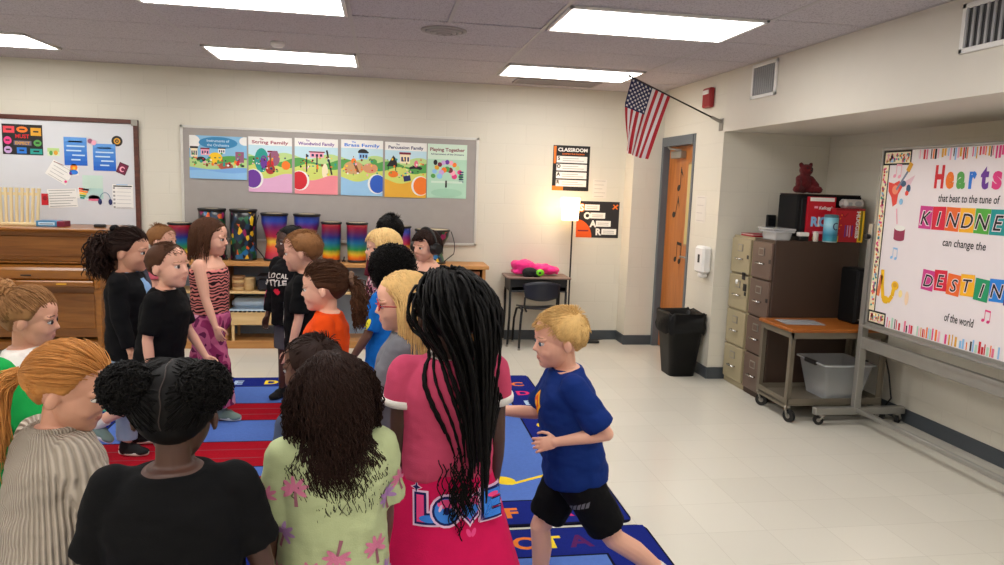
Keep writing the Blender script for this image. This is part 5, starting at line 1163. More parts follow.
    # ---- clothes
    def top(s, name, m, hem=.60, neck=1.04, sleeve=.55, ease=.013, flare=0.0, wr=.004, voxel=.0065, strap=False, hood=False, loose=0.0, vneck=0):
        q = MB(); F = s.fat; rings = []
        zs = [hem + (neck - hem) * k / 14 for k in range(15)]
        for z in zs:
            for (z0, a0, b0, c0), (z1, a1, b1, c1) in zip(BODY_RINGS, BODY_RINGS[1:]):
                if z <= z1 or z1 == BODY_RINGS[-1][0]:
                    t = max(0, min(1, (z - z0) / (z1 - z0))); rx, ry, cy = a0 + (a1 - a0) * t, b0 + (b1 - b0) * t, c0 + (c1 - c0) * t; break
            fl = flare * max(0, (.85 - z) / .25) ; lo_ = loose * max(0, min(1, (1.0 - z) / .1))
            rx = max(rx, .112 * (1 if z < .95 else 0)); ry = max(ry, .086 * (1 if z < .95 else 0))
            rings.append(s.ring(z, rx * F + ease + fl + lo_, ry * F + ease + fl + lo_, cy))
        q.loft(rings)
        if not strap:
            for sd, a in s.arms.items():
                g = a['g']; q.cap(s.T((g * .055, -.006, .995)), a['S'], .040 + ease * .4, .040 + ease * .6)
                if sleeve > 0:
                    sl = min(sleeve, 1.0); e1 = a['S'].lerp(a['E'], sl); q.cyl(a['S'], e1, (.038 * F + ease), (.036 * F + ease * 1.3 + flare * .3) if sleeve <= 1 else .030 + ease, None, 18); q.ell(a['S'], .038 * F + ease)
                    if sleeve > 1: e2 = a['E'].lerp(a['W'], sleeve - 1); q.ell(a['E'], .030 + ease); q.cyl(a['E'], e2, .030 + ease, .0215 + ease * .9, None, 18)
        else:
            for g in (1, -1): q.tube([s.T((g * .085, .07, neck - .01)), s.T((g * .08, .045, 1.0)), s.T((g * .075, -.0, 1.033)), s.T((g * .075, -.055, 1.0)), s.T((g * .08, -.08, neck - .01))], .0075, None, 8)
        if hood: q.torus(s.T((0, -.03, 1.05)), .062, .024, None, s.Rt @ V((0, -.35, 1)), 24, 10); q.ell(s.T((0, -.095, 1.01)), (.07, .035, .06), None, s.Rt)
        me = remesh(q, voxel, 5, .45)
        if wr:
            nr = [v.normal.copy() for v in me.vertices]; o_ = V((s.k * 7, hem * 13, neck * 5))
            for v, n_ in zip(me.vertices, nr): c = v.co; v.co = c + n_ * wr * noise.fractal(V((c.x * 9, c.y * 9, c.z * 16)) + o_, 1, 2, 3)
        o = s.emit(name, me, m); return o
    def collar(s, m, parent, r=.055, z=1.045, t=.007):
        q = MB(); q.torus(s.T((0, -.011, z)), r, t, m, s.Rt @ V((0, -.12, 1)), 30, 8)
        return s.emit_mb('collar', q, parent)
    def cuffs(s, m, parent, sleeve, ease=.013):
        for sd, a in s.arms.items():
            e = a['S'].lerp(a['E'], sleeve); q = MB(); r0 = .036 * s.fat + ease * 1.3
            q.tube([e - a['d'] * .018, e - a['d'] * .009, e + a['d'] * .002, e + a['d'] * .002], [r0 + .003, r0 + .0045, r0 + .003, r0 - .012], m, 22); s.emit_mb('cuff', q, parent)
    def bottoms(s, name, m, length=.45, ease=.014, hem=0.0, waist=.70, wr=.004, voxel=.0065):
        q = MB(); F = s.fat
        f = lambda p: s.P + (V(p) - V((0, 0, s.zh)))
        q.loft([s.ring(z, rx * F + ease, ry * F + ease, 0, f) for z, rx, ry in ((.575, .102, .084), (.62, .112, .088), (.66, .110, .087), (waist, .104, .082))])
        for sd, l in s.legs.items():
            th = min(length, 1.0); e = l['hip'].lerp(l['knee'], th); q.ell(l['hip'] - V((0, 0, .005)), .064 * F + ease)
            q.cyl(l['hip'] - V((0, 0, .0)), e, .064 * F + ease, (.045 + .018 * (1 - th)) * F + ease + hem * .6, None, 20)
            if length > 1:
                e2 = l['knee'].lerp(l['ank'], length - 1); q.ell(l['knee'], .043 * F + ease + hem * .4); q.cyl(l['knee'], e2, .043 * F + ease + hem * .5, .032 + ease + hem, None, 20)
        me = remesh(q, voxel, 5, .45)
        if wr:
            nr = [v.normal.copy() for v in me.vertices]
            for v, n_ in zip(me.vertices, nr): c = v.co; v.co = c + n_ * wr * noise.fractal(V((c.x * 10, c.y * 10, c.z * 14)) + V((s.k * 5, 3, 1)), 1, 2, 3)
        return s.emit(name, me, m)
    def skirt(s, name, m, hem=.36, waist=.72, flare=.10, ruff=.010, voxel=.0065, lobes=9):
        q = MB(); rings = []; f = lambda p: s.P + (V(p) - V((0, 0, s.zh)))
        for k in range(12):
            t = k / 11; z = waist + (hem - waist) * t; rx = .114 + .02 * math.sin(min(1, t * 2.2) * math.pi / 2) + flare * t ** 1.3; ry = .092 + .018 * math.sin(min(1, t * 2.2) * math.pi / 2) + flare * .85 * t ** 1.3
            ring = s.ring(z, rx, ry, 0, f, 72, 2.1); c = f((0, 0, z))
            for i, p in enumerate(ring): d = p - c; ring[i] = c + d * (1 + ruff / rx * t * math.sin(lobes * 2 * math.pi * i / 72 + 1.3 * math.sin(3 * i / 72 * 6.28)))
            rings.append(ring)
        q.loft(rings); return s.emit(name, remesh(q, voxel, 3, .4), m)
    def shoes(s, m, sole=WHITE, sock=None):
        for sd, l in s.legs.items():
            f, up = l['f'], l['up']; b = f.cross(up).normalized(); M = Matrix((b, f, up)).transposed(); c = l['ank']
            def P(x, y, z): return c + b * x + f * y + up * z
            q = MB(); q.ell(P(0, .035, -.035), (.036, .082, .028), None, M, 18, 10); q.ell(P(0, .08, -.04), (.036, .045, .022), None, M, 18, 10); q.cap(P(0, -.012, -.03), P(0, -.006, .002), .034, .033); q.ell(P(0, .03, -.015), (.026, .045, .022), None, M, 16, 8)
            me = remesh(q, .005, 3, .5); o = s.emit('shoe', me, m)
            q = MB(); rings = []
            for z, g in ((-.058, -.002), (-.05, .001), (-.040, .002)):
                ring = []
                for j in range(26):
                    a = 2 * math.pi * j / 26; yy = .036 + (.086 + g) * math.sin(a); ww = (.031 + .007 * math.sin(a) + g) * math.cos(a); ring.append(P(ww, yy, z))
                rings.append(ring)
            q.loft(rings, sole); s.emit_mb('sole', q, o)
            if sock: q = MB(); q.cyl(l['ank'] - (l['ank'] - l['knee']).normalized() * -.01, l['ank'].lerp(l['knee'], .22), .034, .037, sock, 18); s.emit_mb('sock', q)
    # ---- prints on clothing
    def tree(s, o): return BVHTree.FromPolygons([v.co.copy() for v in o.data.vertices], [tuple(p.vertices) for p in o.data.polygons])
    def project(s, o, name, draws, org, nrm, up=(0, 0, 1), off=.0016, grid=.012):
        """draws: list of (pts2d, material); flat shapes laid on the cloth from outside along -nrm"""
        bv = s.tree(o); n = V(nrm).normalized(); W_ = V(up); W_ = (W_ - n * W_.dot(n)).normalized(); U = W_.cross(n).normalized(); org = V(org) * s.k
        q = MB()
        for li, (pts, m) in enumerate(draws):
            import bmesh
            bm = bmesh.new(); vs = [bm.verts.new((u * s.k, v * s.k, 0)) for u, v in pts]
            try: bm.faces.new(vs)
            except Exception: bm.free(); continue
            us = [p[0] * s.k for p in pts]; ws = [p[1] * s.k for p in pts]; g = grid
            for ax, (lo, hi) in ((0, (min(us), max(us))), (1, (min(ws), max(ws)))):
                x = math.ceil(lo / g) * g
                while x < hi:
                    co_ = [0, 0, 0]; co_[ax] = x; no = [0, 0, 0]; no[ax] = 1
                    bmesh.ops.bisect_plane(bm, geom=bm.verts[:] + bm.edges[:] + bm.faces[:], plane_co=co_, plane_no=no); x += g
            bmesh.ops.triangulate(bm, faces=bm.faces[:])
            bm.verts.ensure_lookup_table(); P = []; ok = []
            for v in bm.verts:
                a = org + U * v.co.x + W_ * v.co.y + n * .5; h = bv.ray_cast(a, -n)
                ok.append(h[0] is not None); P.append((h[0] + h[1].normalized() * (off + .0004 * li)) if h[0] is not None else a)
            fs = [[v.index for v in f.verts] for f in bm.faces if all(ok[v.index] for v in f.verts)]
            fs = [f if (P[f[1]] - P[f[0]]).cross(P[f[2]] - P[f[0]]).dot(n) > 0 else f[::-1] for f in fs]
            used = sorted({i for f in fs for i in f}); mp = {i: k for k, i in enumerate(used)}
            if fs: q.add([P[i] for i in used], [[mp[i] for i in f] for f in fs], m)
            bm.free()
        if q.v: return obj(name, q, o, local=True)
    # ---- hair
    def cap_hair(s, q, m, drop=.0, back=.0, th=.011, frontz=.152, side=.098, wig=.0):
        """skull cap that stops at the hairline; in head coordinates"""
        nu, nv = 72, 40; vs = []; keep = []; s.hl = (frontz, side, drop)
        for i in range(nv + 1):
            t = math.pi * i / nv
            for j in range(nu):
                ph = 2 * math.pi * j / nu; x, y, z = math.sin(t) * math.cos(ph), math.sin(t) * math.sin(ph), math.cos(t)
                p = V((x * .076, -.013 + y * .093, .127 + z * .080)); d_ = (p.z - s.thr(p)); keep.append(d_ > -.014)
                g = max(0, min(1, d_ / .022)); g = g * g * (3 - 2 * g); e = -.005 + (th + .005) * g
                vs.append(V((x * (.073 + e), -.013 + y * (.090 + e), .127 + z * (.077 + e))))
        fs = []
        for i in range(nv):
            for j in range(nu):
                f = [i * nu + j, (i + 1) * nu + j, (i + 1) * nu + (j + 1) % nu, i * nu + (j + 1) % nu]
                if all(keep[k] for k in f): fs.append(f)
        q.add([s.H(p) for p in vs], fs, m, True)
    def inside(s, p): return p.z > s.thr(p)
    def thr(s, p):
        frontz, side, drop = s.hl
        if p.y > .045: return frontz
        if p.y > .012: return side + (frontz - side) * ((p.y - .012) / .033) ** 1.3
        if p.y > -.034: return side
        nape = .046 - drop
        return side + (nape - side) * min(1, (-.034 - p.y) / .022)
    def skull(s, u, ph, th=.012):
        t = R(u); p = R(ph); return V((math.sin(t) * math.cos(p) * (.073 + th), -.013 + math.sin(t) * math.sin(p) * (.090 + th), .127 + math.cos(t) * (.077 + th)))
    def push(s, p, th=.012):
        """keep a head-space point outside the skull and face"""
        c = V((0, -.013, .127)); d = p - c; e = math.sqrt((d.x / (.073 + th)) ** 2 + (d.y / (.090 + th)) ** 2 + (d.z / (.077 + th)) ** 2)
        if e < 1: p = c + d / max(e, .05)
        c = V((0, .0, .06)); d = p - c; e = math.sqrt((d.x / (.056 + th)) ** 2 + (d.y / (.055 + th)) ** 2 + (d.z / (.06 + th)) ** 2)
        if e < 1 and p.y < .06: p = c + d / max(e, .05)
        return p
    def push_body(s, p):
        """keep a person-space point outside neck and shoulders (clothed)"""
        inv = s.Rt.transposed(); t = inv @ (p - s.P) + V((0, 0, s.zh))
        if t.z < 1.06:
            z = max(.6, t.z); prev = BODY_RINGS[0]
            for r_ in BODY_RINGS[1:]:
                if z <= r_[0] or r_ is BODY_RINGS[-1]:
                    k = max(0, min(1, (z - prev[0]) / (r_[0] - prev[0]))); rx, ry = prev[1] + (r_[1] - prev[1]) * k + .026, prev[2] + (r_[2] - prev[2]) * k + .026; break
                prev = r_
            if z > .93: rx = max(rx, .16 * max(0, 1 - (z - .93) / .115) ** .5)
            e = math.sqrt((t.x / rx) ** 2 + (t.y / ry) ** 2)
            if e < 1: t = V((t.x / max(e, .1), t.y / max(e, .1), t.z)); return s.P + s.Rt @ (t - V((0, 0, s.zh)))
        return p
    def strands(s, q, m, n, region, flow, length, r=.0035, seg=9, curl=0.0, cfreq=60, spread=.004, th=.010, grav=1.0, taper=.35, body=True, seed=1, nn=4, stiff=.5, face=.02, gather=0.0):
        """region(rng)->(polar,azim) on the skull; flow(p)->head-space direction"""
        rg = random.Random(seed); dn = s.Rh.transposed() @ V((0, 0, -1))
        for _ in range(n):
            u, ph = region(rg); p = s.skull(u, ph, th)
            for _t in range(30):
                if s.inside(p): break
                u, ph = region(rg); p = s.skull(u, ph, th)
            d = (flow(p) + V((rg.gauss(0, 1), rg.gauss(0, 1), rg.gauss(0, 1))) * .12).normalized()
            L_ = length * rg.uniform(.82, 1.08); st = L_ / seg; pts = [s.H(p)]; pa, pb = rg.uniform(0, 6.28), rg.uniform(.8, 1.2)
            for k in range(seg):
                f = flow(p); w_ = min(1, (k + 1) / seg * 2.2) * grav
                d = (d * stiff + f * (1 - w_) * (1 - stiff) * 1.5 + dn * w_ * (1 - stiff) * 1.6).normalized(); p = s.push(p + d * st, th * rg.uniform(.9, 1.4))
                if p.z < .145 and p.y > face: p.y += (face - p.y) * .7
                if gather and k > seg * .25: p.x *= 1 - gather
                w3 = s.H(p)
                if body:
                    w4 = s.push_body(w3)
                    if w4 is not w3: p = (s.Rh.transposed() @ (w4 - s.T((0, -.010, 1.072)))) / s.hs + V((0, -.022, .028)); w3 = w4
                if curl: a = pa + cfreq * pb * st * (k + 1); w3 = w3 + s.Rh @ V((math.cos(a), math.sin(a), .3 * math.sin(a * .7))) * curl
                pts.append(w3 + V((rg.gauss(0, 1), rg.gauss(0, 1), 0)) * spread * .3)
            q.tube(pts, [r * (1 - (1 - taper) * (k / seg) ** 2) for k in range(seg + 1)], m, nn, flat=.7)
    def tail(s, q, m, at, dirn, n, length, r=.0045, curl=.004, cfreq=50, fan=.25, seg=10, seed=3, root=.012, grav=1.0, wide=.016):
        """a bunch of strands leaving a tie point"""
        rg = random.Random(seed); at = V(at); dn = s.Rh.transposed() @ V((0, 0, -1)); dirn = V(dirn).normalized()
        for _ in range(n):
            p = at + V((rg.gauss(0, 1), rg.gauss(0, 1), rg.gauss(0, 1))) * root * .5; d = (dirn + V((rg.gauss(0, 1), rg.gauss(0, 1), rg.gauss(0, 1))) * fan).normalized(); L_ = length * rg.uniform(.6, 1.1); st = L_ / seg; pts = [s.H(p)]; pa = rg.uniform(0, 6.28)
            for k in range(seg):
                w_ = min(1, (k + 1) / seg * 1.6) * grav; d = (d * (1 - .35 * w_) + dn * .5 * w_).normalized(); p = s.push(p + d * st, .016)
                w3 = s.push_body(s.H(p)); a = pa + cfreq * st * (k + 1); pts.append(w3 + s.Rh @ V((math.cos(a), math.sin(a), .4 * math.cos(a * 1.3))) * curl)
            q.tube(pts, [r * (.8 + .4 * math.sin(math.pi * min(1, k / seg * 1.1))) * (1 if k < seg else .3) for k in range(seg + 1)], m, 4, flat=.7)
    def puff(s, q, m, c, rad, n=260, curl=.006, seed=5, r=.0028, squash=(1, 1, 1)):
        rg = random.Random(seed); c = V(c); q.ell(s.H(c), [rad * .86 * s.hs * x for x in squash], m, s.Rh, 16, 10)
        for _ in range(n):
            d = V((rg.gauss(0, 1), rg.gauss(0, 1), rg.gauss(0, 1))).normalized(); t1 = d.orthogonal().normalized(); t2 = d.cross(t1); a0 = rg.uniform(0, 6.28); pts = []
            dd = V((d.x * squash[0], d.y * squash[1], d.z * squash[2]))
            for k in range(7): a = a0 + k * 1.5; pts.append(s.H(c + dd * rad * (.78 + .05 * k * rg.uniform(.7, 1.1)) + (t1 * math.cos(a) + t2 * math.sin(a)) * curl * (1 + .15 * k)))
            q.tube(pts, r, m, 4)
    def hair(s, q, label=None):
        o = s.emit_mb('hair', q)
        if label: o['label'] = label
        return o
def hairm(name, c): return mat('hair_' + name, c, .58, var=.28, scale=55, spec=.14)
HBLACK = hairm('black', (9, 7, 7)); HDARK = hairm('dark_brown', (38, 22, 17)); HBROWN = hairm('brown', (74, 46, 30)); HSANDY = hairm('sandy', (132, 90, 54)); HBLOND = hairm('blond', (206, 160, 94)); HSTRAW = hairm('strawberry', (190, 130, 70)); HWHITE = hairm('pale_blond', (226, 190, 130)); HDBLOND = hairm('dark_blond', (150, 108, 70))
top_flow = lambda p: V((p.x, (p.y + .013) * 1.0, -.35 * (.21 - p.z) * 10)).normalized()
def flow_to(tie):
    tie = V(tie)
    def f(p):
        n_ = V((p.x / .085, (p.y + .013) / .1, (p.z - .127) / .09)).normalized(); d = tie - p; d = d - n_ * d.dot(n_)
        return d.normalized() if d.length > 1e-4 else V((0, -1, 0))
    return f
def reg(u0, u1, p0, p1): return lambda g: (g.uniform(u0, u1), g.uniform(p0, p1))
def short_hair(K, m, n=620, ln=.024, front=.154, side=.098, seed=1, up=.0, th=.007, fwd=0.0):
    q = MB(); K.cap_hair(q, m, drop=.004, th=th, frontz=front, side=side)
    fl = lambda p: V((p.x * .3, .5 * fwd + (p.y + .05) * 2.0, up + (p.z - .19) * 3)).normalized()
    K.strands(q, m, n, reg(0, 84, 0, 360), fl, ln, r=.0020, seg=4, grav=.15 if up else .5, th=th - .002, body=False, seed=seed, stiff=.6, face=.2)
    K.strands(q, m, n, reg(50, 118, 170, 370), lambda p: V((p.x * .4, p.y * .2, -1)).normalized(), ln * .7, r=.0015, seg=3, grav=1, th=th - .003, body=False, seed=seed + 1)
    return K.hair(q)
def tied_hair(K, m, tie, ring=None, tail=None, n=700, seed=2, th=.009, frontz=.152, side=.096, LT=.085):
    q = MB(); K.cap_hair(q, m, drop=.01, th=th - .001, frontz=frontz, side=side); f = flow_to(tie)
    K.strands(q, m, n, lambda g: (g.uniform(8, 88), g.uniform(0, 360)) if g.random() < .6 else (g.uniform(60, 112), g.uniform(200, 340)), f, LT, r=.0022, seg=6, grav=0, th=th - .001, body=False, seed=seed, spread=.002)
    if tail: tail(q)
    o = K.hair(q)
    if ring: q = MB(); q.torus(K.H(tie), .019 * K.hs, .006, ring, K.Rh @ (V(tie) - V((0, -.013, .127))).normalized(), 18, 8); K.emit_mb('hair_tie', q)
    return o
def hang_hair(K, m, length=.2, n=520, curl=0, cfreq=60, r=.0038, part=0.0, seed=4, front=True, frontz=.152, th=.010, seg=10, fringe=False, spread=.004, gather=0.0):
    q = MB(); K.cap_hair(q, m, drop=.02, th=th, frontz=frontz, side=.09)
    fl = lambda p: V(((p.x - part) * (1.0 if p.y > -.03 else .35) + math.copysign(.02 if p.y > -.03 else 0, p.x - part), -.025 - max(0, p.y) * .6, -.02 - max(0, .2 - p.z))).normalized()
    def rg_(g):
        while True:
            u, ph = g.uniform(3, 92), g.uniform(0, 360)
            if ph > 40 and ph < 140 and u > 44: continue          # keep the face clear
            return u, ph
    K.strands(q, m, n, rg_, fl, length, r=r, seg=seg, curl=curl, cfreq=cfreq, th=th, seed=seed, spread=spread, gather=gather)
    if fringe: K.strands(q, m, 110, reg(22, 48, 45, 135), lambda p: V((p.x * .3, .6, -.7)).normalized(), .06, r=.003, seg=5, grav=.6, th=th + .002, body=False, seed=seed + 7, face=.2)
    return q
JEAN = fabric('denim', (48, 62, 96)); BLK = fabric('black_cotton', (10, 10, 12)); BLKJ = fabric('black_jersey', (13, 13, 16)); WHT = fabric('white_cotton', (222, 216, 210)); GRY = fabric('grey_marl', (112, 112, 118)); LEG = fabric('dark_leggings', (30, 32, 44)); KHA = fabric('khaki', (120, 104, 80)); SHW = fabric('shoe_white', (206, 206, 204), rough=.6); SHB = fabric('shoe_black', (24, 24, 26), rough=.6); SHG = fabric('shoe_grey_green', (120, 140, 132), rough=.6); SHP = fabric('shoe_pink', (206, 110, 140), rough=.6)
# ------------------------------------------------------------------ the children
def zebra(name, c1, c2, sc=16, dist=6):
    m, N, L, b = nodes(name, .85, .15); tc = N.new('ShaderNodeTexCoord'); wv = N.new('ShaderNodeTexWave'); wv.bands_direction = 'Z'; wv.inputs['Scale'].default_value = sc; wv.inputs['Distortion'].default_value = dist; wv.inputs['Detail'].default_value = 1.0; wv.inputs['Detail Scale'].default_value = 1.3
    L.new(tc.outputs['Object'], wv.inputs['Vector']); r = ramp(N, [(.46, c1), (.54, c2)]); L.new(wv.outputs['Fac'], r.inputs['Fac']); L.new(r.outputs['Color'], b.inputs['Base Color']); return m
def camo(name, stops, sc=9):
    m, N, L, b = nodes(name, .85, .15); tc = N.new('ShaderNodeTexCoord'); nz = N.new('ShaderNodeTexNoise'); nz.inputs['Scale'].default_value = sc; nz.inputs['Detail'].default_value = 1.2; nz.inputs['Distortion'].default_value = .5
    L.new(tc.outputs['Object'], nz.inputs['Vector']); r = ramp(N, stops, 'CONSTANT'); L.new(nz.outputs['Fac'], r.inputs['Fac']); L.new(r.outputs['Color'], b.inputs['Base Color']); return m
def ribbed(name, c1, c2, n=34):
    m, N, L, b = nodes(name, .95, .1); tc = N.new('ShaderNodeTexCoord'); sp = N.new('ShaderNodeSeparateXYZ'); L.new(tc.outputs['Object'], sp.inputs[0])
    at = N.new('ShaderNodeMath'); at.operation = 'ARCTAN2'; L.new(sp.outputs['Y'], at.inputs[0]); L.new(sp.outputs['X'], at.inputs[1])
    mu = N.new('ShaderNodeMath'); mu.operation = 'MULTIPLY'; mu.inputs[1].default_value = 62.0; L.new(at.outputs[0], mu.inputs[0])
    si = N.new('ShaderNodeMath'); si.operation = 'SINE'; L.new(mu.outputs[0], si.inputs[0])
    wv = N.new('ShaderNodeMapRange'); wv.inputs['From Min'].default_value = -1; L.new(si.outputs[0], wv.inputs['Value'])
    r = ramp(N, [(.2, c1), (.8, c2)]); L.new(wv.outputs['Result'], r.inputs['Fac']); L.new(r.outputs['Color'], b.inputs['Base Color']); bp = N.new('ShaderNodeBump'); bp.inputs['Strength'].default_value = .7; bp.inputs['Distance'].default_value = .01; L.new(wv.outputs['Result'], bp.inputs['Height']); L.new(bp.outputs['Normal'], b.inputs['Normal']); return m
def text_draws(st, h, m, bold=.03, w=None, dx=0, dy=0, cx=True):
    vs, fs, (x0, x1, y0, y1) = text2d(st, bold, 0.0); k = h / .7; kx = k if w is None else w / (x1 - x0); off = (x0 + x1) / 2 if cx else x0
    return [([((vs[i][0] - off) * kx + dx, vs[i][1] * k + dy) for i in f], m) for f in fs]
def ellp(cx, cy, rx, ry, n=18, rot=0): return [(cx + rx * math.cos(2 * math.pi * k / n) * math.cos(rot) - ry * math.sin(2 * math.pi * k / n) * math.sin(rot), cy + rx * math.cos(2 * math.pi * k / n) * math.sin(rot) + ry * math.sin(2 * math.pi * k / n) * math.cos(rot)) for k in range(n)]

# girl in pink with long braids (back view)
K = Kid('girl in a pink ringer top and skirt with long black braids, seen from behind', .195, 2.08, 2, 1.325, 'dark', hs=1.10, hy=14, hp=-2, arms={'L': (2, 4, 10), 'R': (4, 6, 16)}, legs={'L': (2, 4, 4, 0), 'R': (-2, 4, 3, 0)})
PKT = fabric('pink_jersey', (192, 70, 102)); PKS = fabric('hot_pink_skirt', (204, 22, 84)); o = K.top('t_shirt', PKT, hem=.70, sleeve=.42, wr=.005, loose=.004); K.collar(WHT, o, .056, 1.040, .008); K.cuffs(WHT, o, .42)
sk = K.skirt('skirt', PKS, hem=.34, waist=.76, flare=.11, ruff=.006, lobes=6); K.bottoms('leggings', LEG, 1.6, ease=.006)
BL1 = fabric('print_blue', (46, 110, 190)); BL2 = fabric('print_light_blue', (110, 180, 226)); BL3 = fabric('print_pink', (232, 110, 150)); BLO = fabric('print_outline', (30, 34, 90)); PAL = fabric('print_pale', (226, 190, 220))
def love():
    d = []
    def heart(cx, cy, r, m): return ([(cx + r * 1.0 * (.84 * math.sin(t) ** 3), cy + r * (.68 * math.cos(t) - .27 * math.cos(2 * t) - .1 * math.cos(3 * t) - .04 * math.cos(4 * t))) for t in [2 * math.pi * k / 28 for k in range(28)]], m)
    for g, m in ((.19, PAL), (.13, BLO), (.06, BL3)): d += text_draws('L', .060, m, g, None, -.080, -.032)
    d += [(ellp(-.070, -.028, .026, .010), BL1)]
    for g, m in ((.012, PAL), (.006, BLO), (0, BL1)): d.append((ellp(-.026, -.008, .032 + g, .032 + g), m))
    d += [(ellp(-.026, .010, .024, .012), BL3), (ellp(-.026, -.008, .009, .010), BLO), (ellp(-.042, .0, .004, .010, rot=-.4), PAL)]
    for g, m in ((.014, PAL), (.007, BLO), (0, BL3)): d.append(heart(.036, .0, .045 + g * 1.15, m))
    d += [heart(.036, -.012, .028, BL1), (ellp(.014, .016, .010, .005, rot=.7), PAL)]
    for g, m in ((.19, PAL), (.13, BLO), (.06, BL1)): d += text_draws('E', .058, m, g, None, .090, -.028)
    d += [(ellp(.090, .022, .014, .006), BL3)]
    return d
o2 = K.project(sk, 'print', love(), (.012, -.2, .65), (0, -1, .1)); o2['label'] = 'blue and pink bubble letters LOVE'
star = [(.012 * (1 if k % 2 == 0 else .35) * math.sin(math.pi * k / 4), .016 * (1 if k % 2 == 0 else .35) * math.cos(math.pi * k / 4)) for k in range(8)]
K.project(sk, 'print', [([(x * 1.4, y * 1.4) for x, y in star], PAL), (star, BLO)], (-.115, -.2, .70), (-.2, -1, .1)); K.project(sk, 'print', [(ellp(-.007, 0, .006, .012, rot=.4), BL3), (ellp(.007, 0, .006, .012, rot=-.4), BL3)], (.06, -.2, .58), (.1, -1, .1))
q = MB(); K.cap_hair(q, HBLACK, drop=.03, th=.012, side=.08); rg = random.Random(21); inv = K.Rh.transposed(); dn = inv @ V((0, 0, -1))
for k in range(118):
    u, ph = (rg.uniform(12, 84), rg.uniform(0, 360))
    if 35 < ph < 145 and u > 42: u = rg.uniform(15, 40); ph = rg.choice((rg.uniform(-40, 30), rg.uniform(150, 220)))
    p = K.skull(u, ph, .013); sd = math.copysign(1, p.x); L_ = rg.uniform(.38, .54) if p.y < .02 else rg.uniform(.36, .46); n_ = 46; st = L_ / n_; pts = [K.H(p)]; d = V((p.x * .8, p.y - .06, .0)).normalized()
    for i in range(n_):
        f = V((p.x * (1.0 if i < 8 else -.3), -.045 + (p.y + .013) * .4, -.03 - max(0, .2 - p.z))).normalized(); w_ = min(1, i / 9)
        d = (d * .6 + f * (1 - w_) * .6 + dn * w_ * .5 + V((-(p.x - .030) * ((3.0 if p.x < 0 else 1.7) if i > 7 else (.9 if p.x < 0 else .4)), -.12 if i < 14 else -.02, 0))).normalized(); p = K.push(p + d * st, rg.uniform(.012, .024));
        if p.z < .06 and p.y > -.03: p.y = -.03
        w3 = K.push_body(K.H(p)); p = (inv @ (w3 - K.T((0, -.010, 1.072)))) / K.hs + V((0, -.022, .028)); pts.append(w3)
    q.tube(pts, [(.0044 + .0010 * math.sin(i * 1.9)) * (1 if i < n_ - 3 else .6) for i in range(n_ + 1)], HBLACK, 6)
def curls(K, q, m, n, c, sz, seed):
    rg = random.Random(seed)
    for _ in range(n):
        p = K.push_body(K.T((c[0] + rg.gauss(0, sz[0]), c[1], c[2] + rg.gauss(0, sz[2])))); a0 = rg.uniform(0, 6.28); pts = [p + V((math.cos(a0 + t * .9), math.sin(a0 + t * .9) * .6, 0)) * .006 + V((0, -.004, -.009 * t)) for t in range(9)]; q.tube(pts, .0016, m, 4)
curls(K, q, HBLACK, 90, (.02, -.14, .735), (.022, 0, .035), 4)
K.hair(q, 'long thin black braids down to the waist'); K.shoes(SHW)

# running boy
K = Kid('blond boy running in a blue t-shirt and black shorts', .70, 2.46, 88, 1.18, 'fair', hs=1.08, lean=9, hp=-4, hy=4, voxel=.0034, iris=IRL,
        arms={'L': (-38, 12, 116, (.25, 1, .15), 40, (.9, .3, -.4)), 'R': (24, 12, 62, (.3, 1, .5), 50, (-.6, .2, -1))}, legs={'L': (-32, 3, 22, 30), 'R': (24, 3, 26, -4)})
BTS = fabric('royal_blue_cotton', (15, 42, 108)); o = K.top('t_shirt', BTS, hem=.60, sleeve=.85, loose=.012, wr=.008, flare=.012); K.collar(BTS, o, .054, 1.034, .006)
K.project(o, 'print', [([(0, .05), (.05, 0), (0, -.05), (-.05, 0)], fabric('emblem_gold', (238, 176, 40))), ([(0, .036), (.036, 0), (0, -.036), (-.036, 0)], fabric('emblem_orange', (226, 92, 40))), (ellp(.004, .002, .016, .012), fabric('emblem_gold', (238, 176, 40)))], (-.045, .3, .87), (-.35, 1, 0))['label'] = 'yellow and orange diamond emblem'
sh = K.bottoms('shorts', BLK, .82, ease=.022, hem=.012, wr=.007)
pr = K.project(sh, 'print', [([(x, y), (x + .012, y + .004), (x + .016, y + .03), (x + .004, y + .022)], GRY) for x, y in ((-.04, -.02), (-.024, -.012), (-.008, -.004), (.008, .004), (.024, .01))], (-.3, .07, .50), (-1, .35, 0)); pr and pr.__setitem__('label', 'pale brushed lettering')
short_hair(K, hairm('sun_blond', (206, 168, 108)), 1300, .024, seed=31, up=.010, th=.007, fwd=.05); K.shoes(SHW, WHITE, WHT)

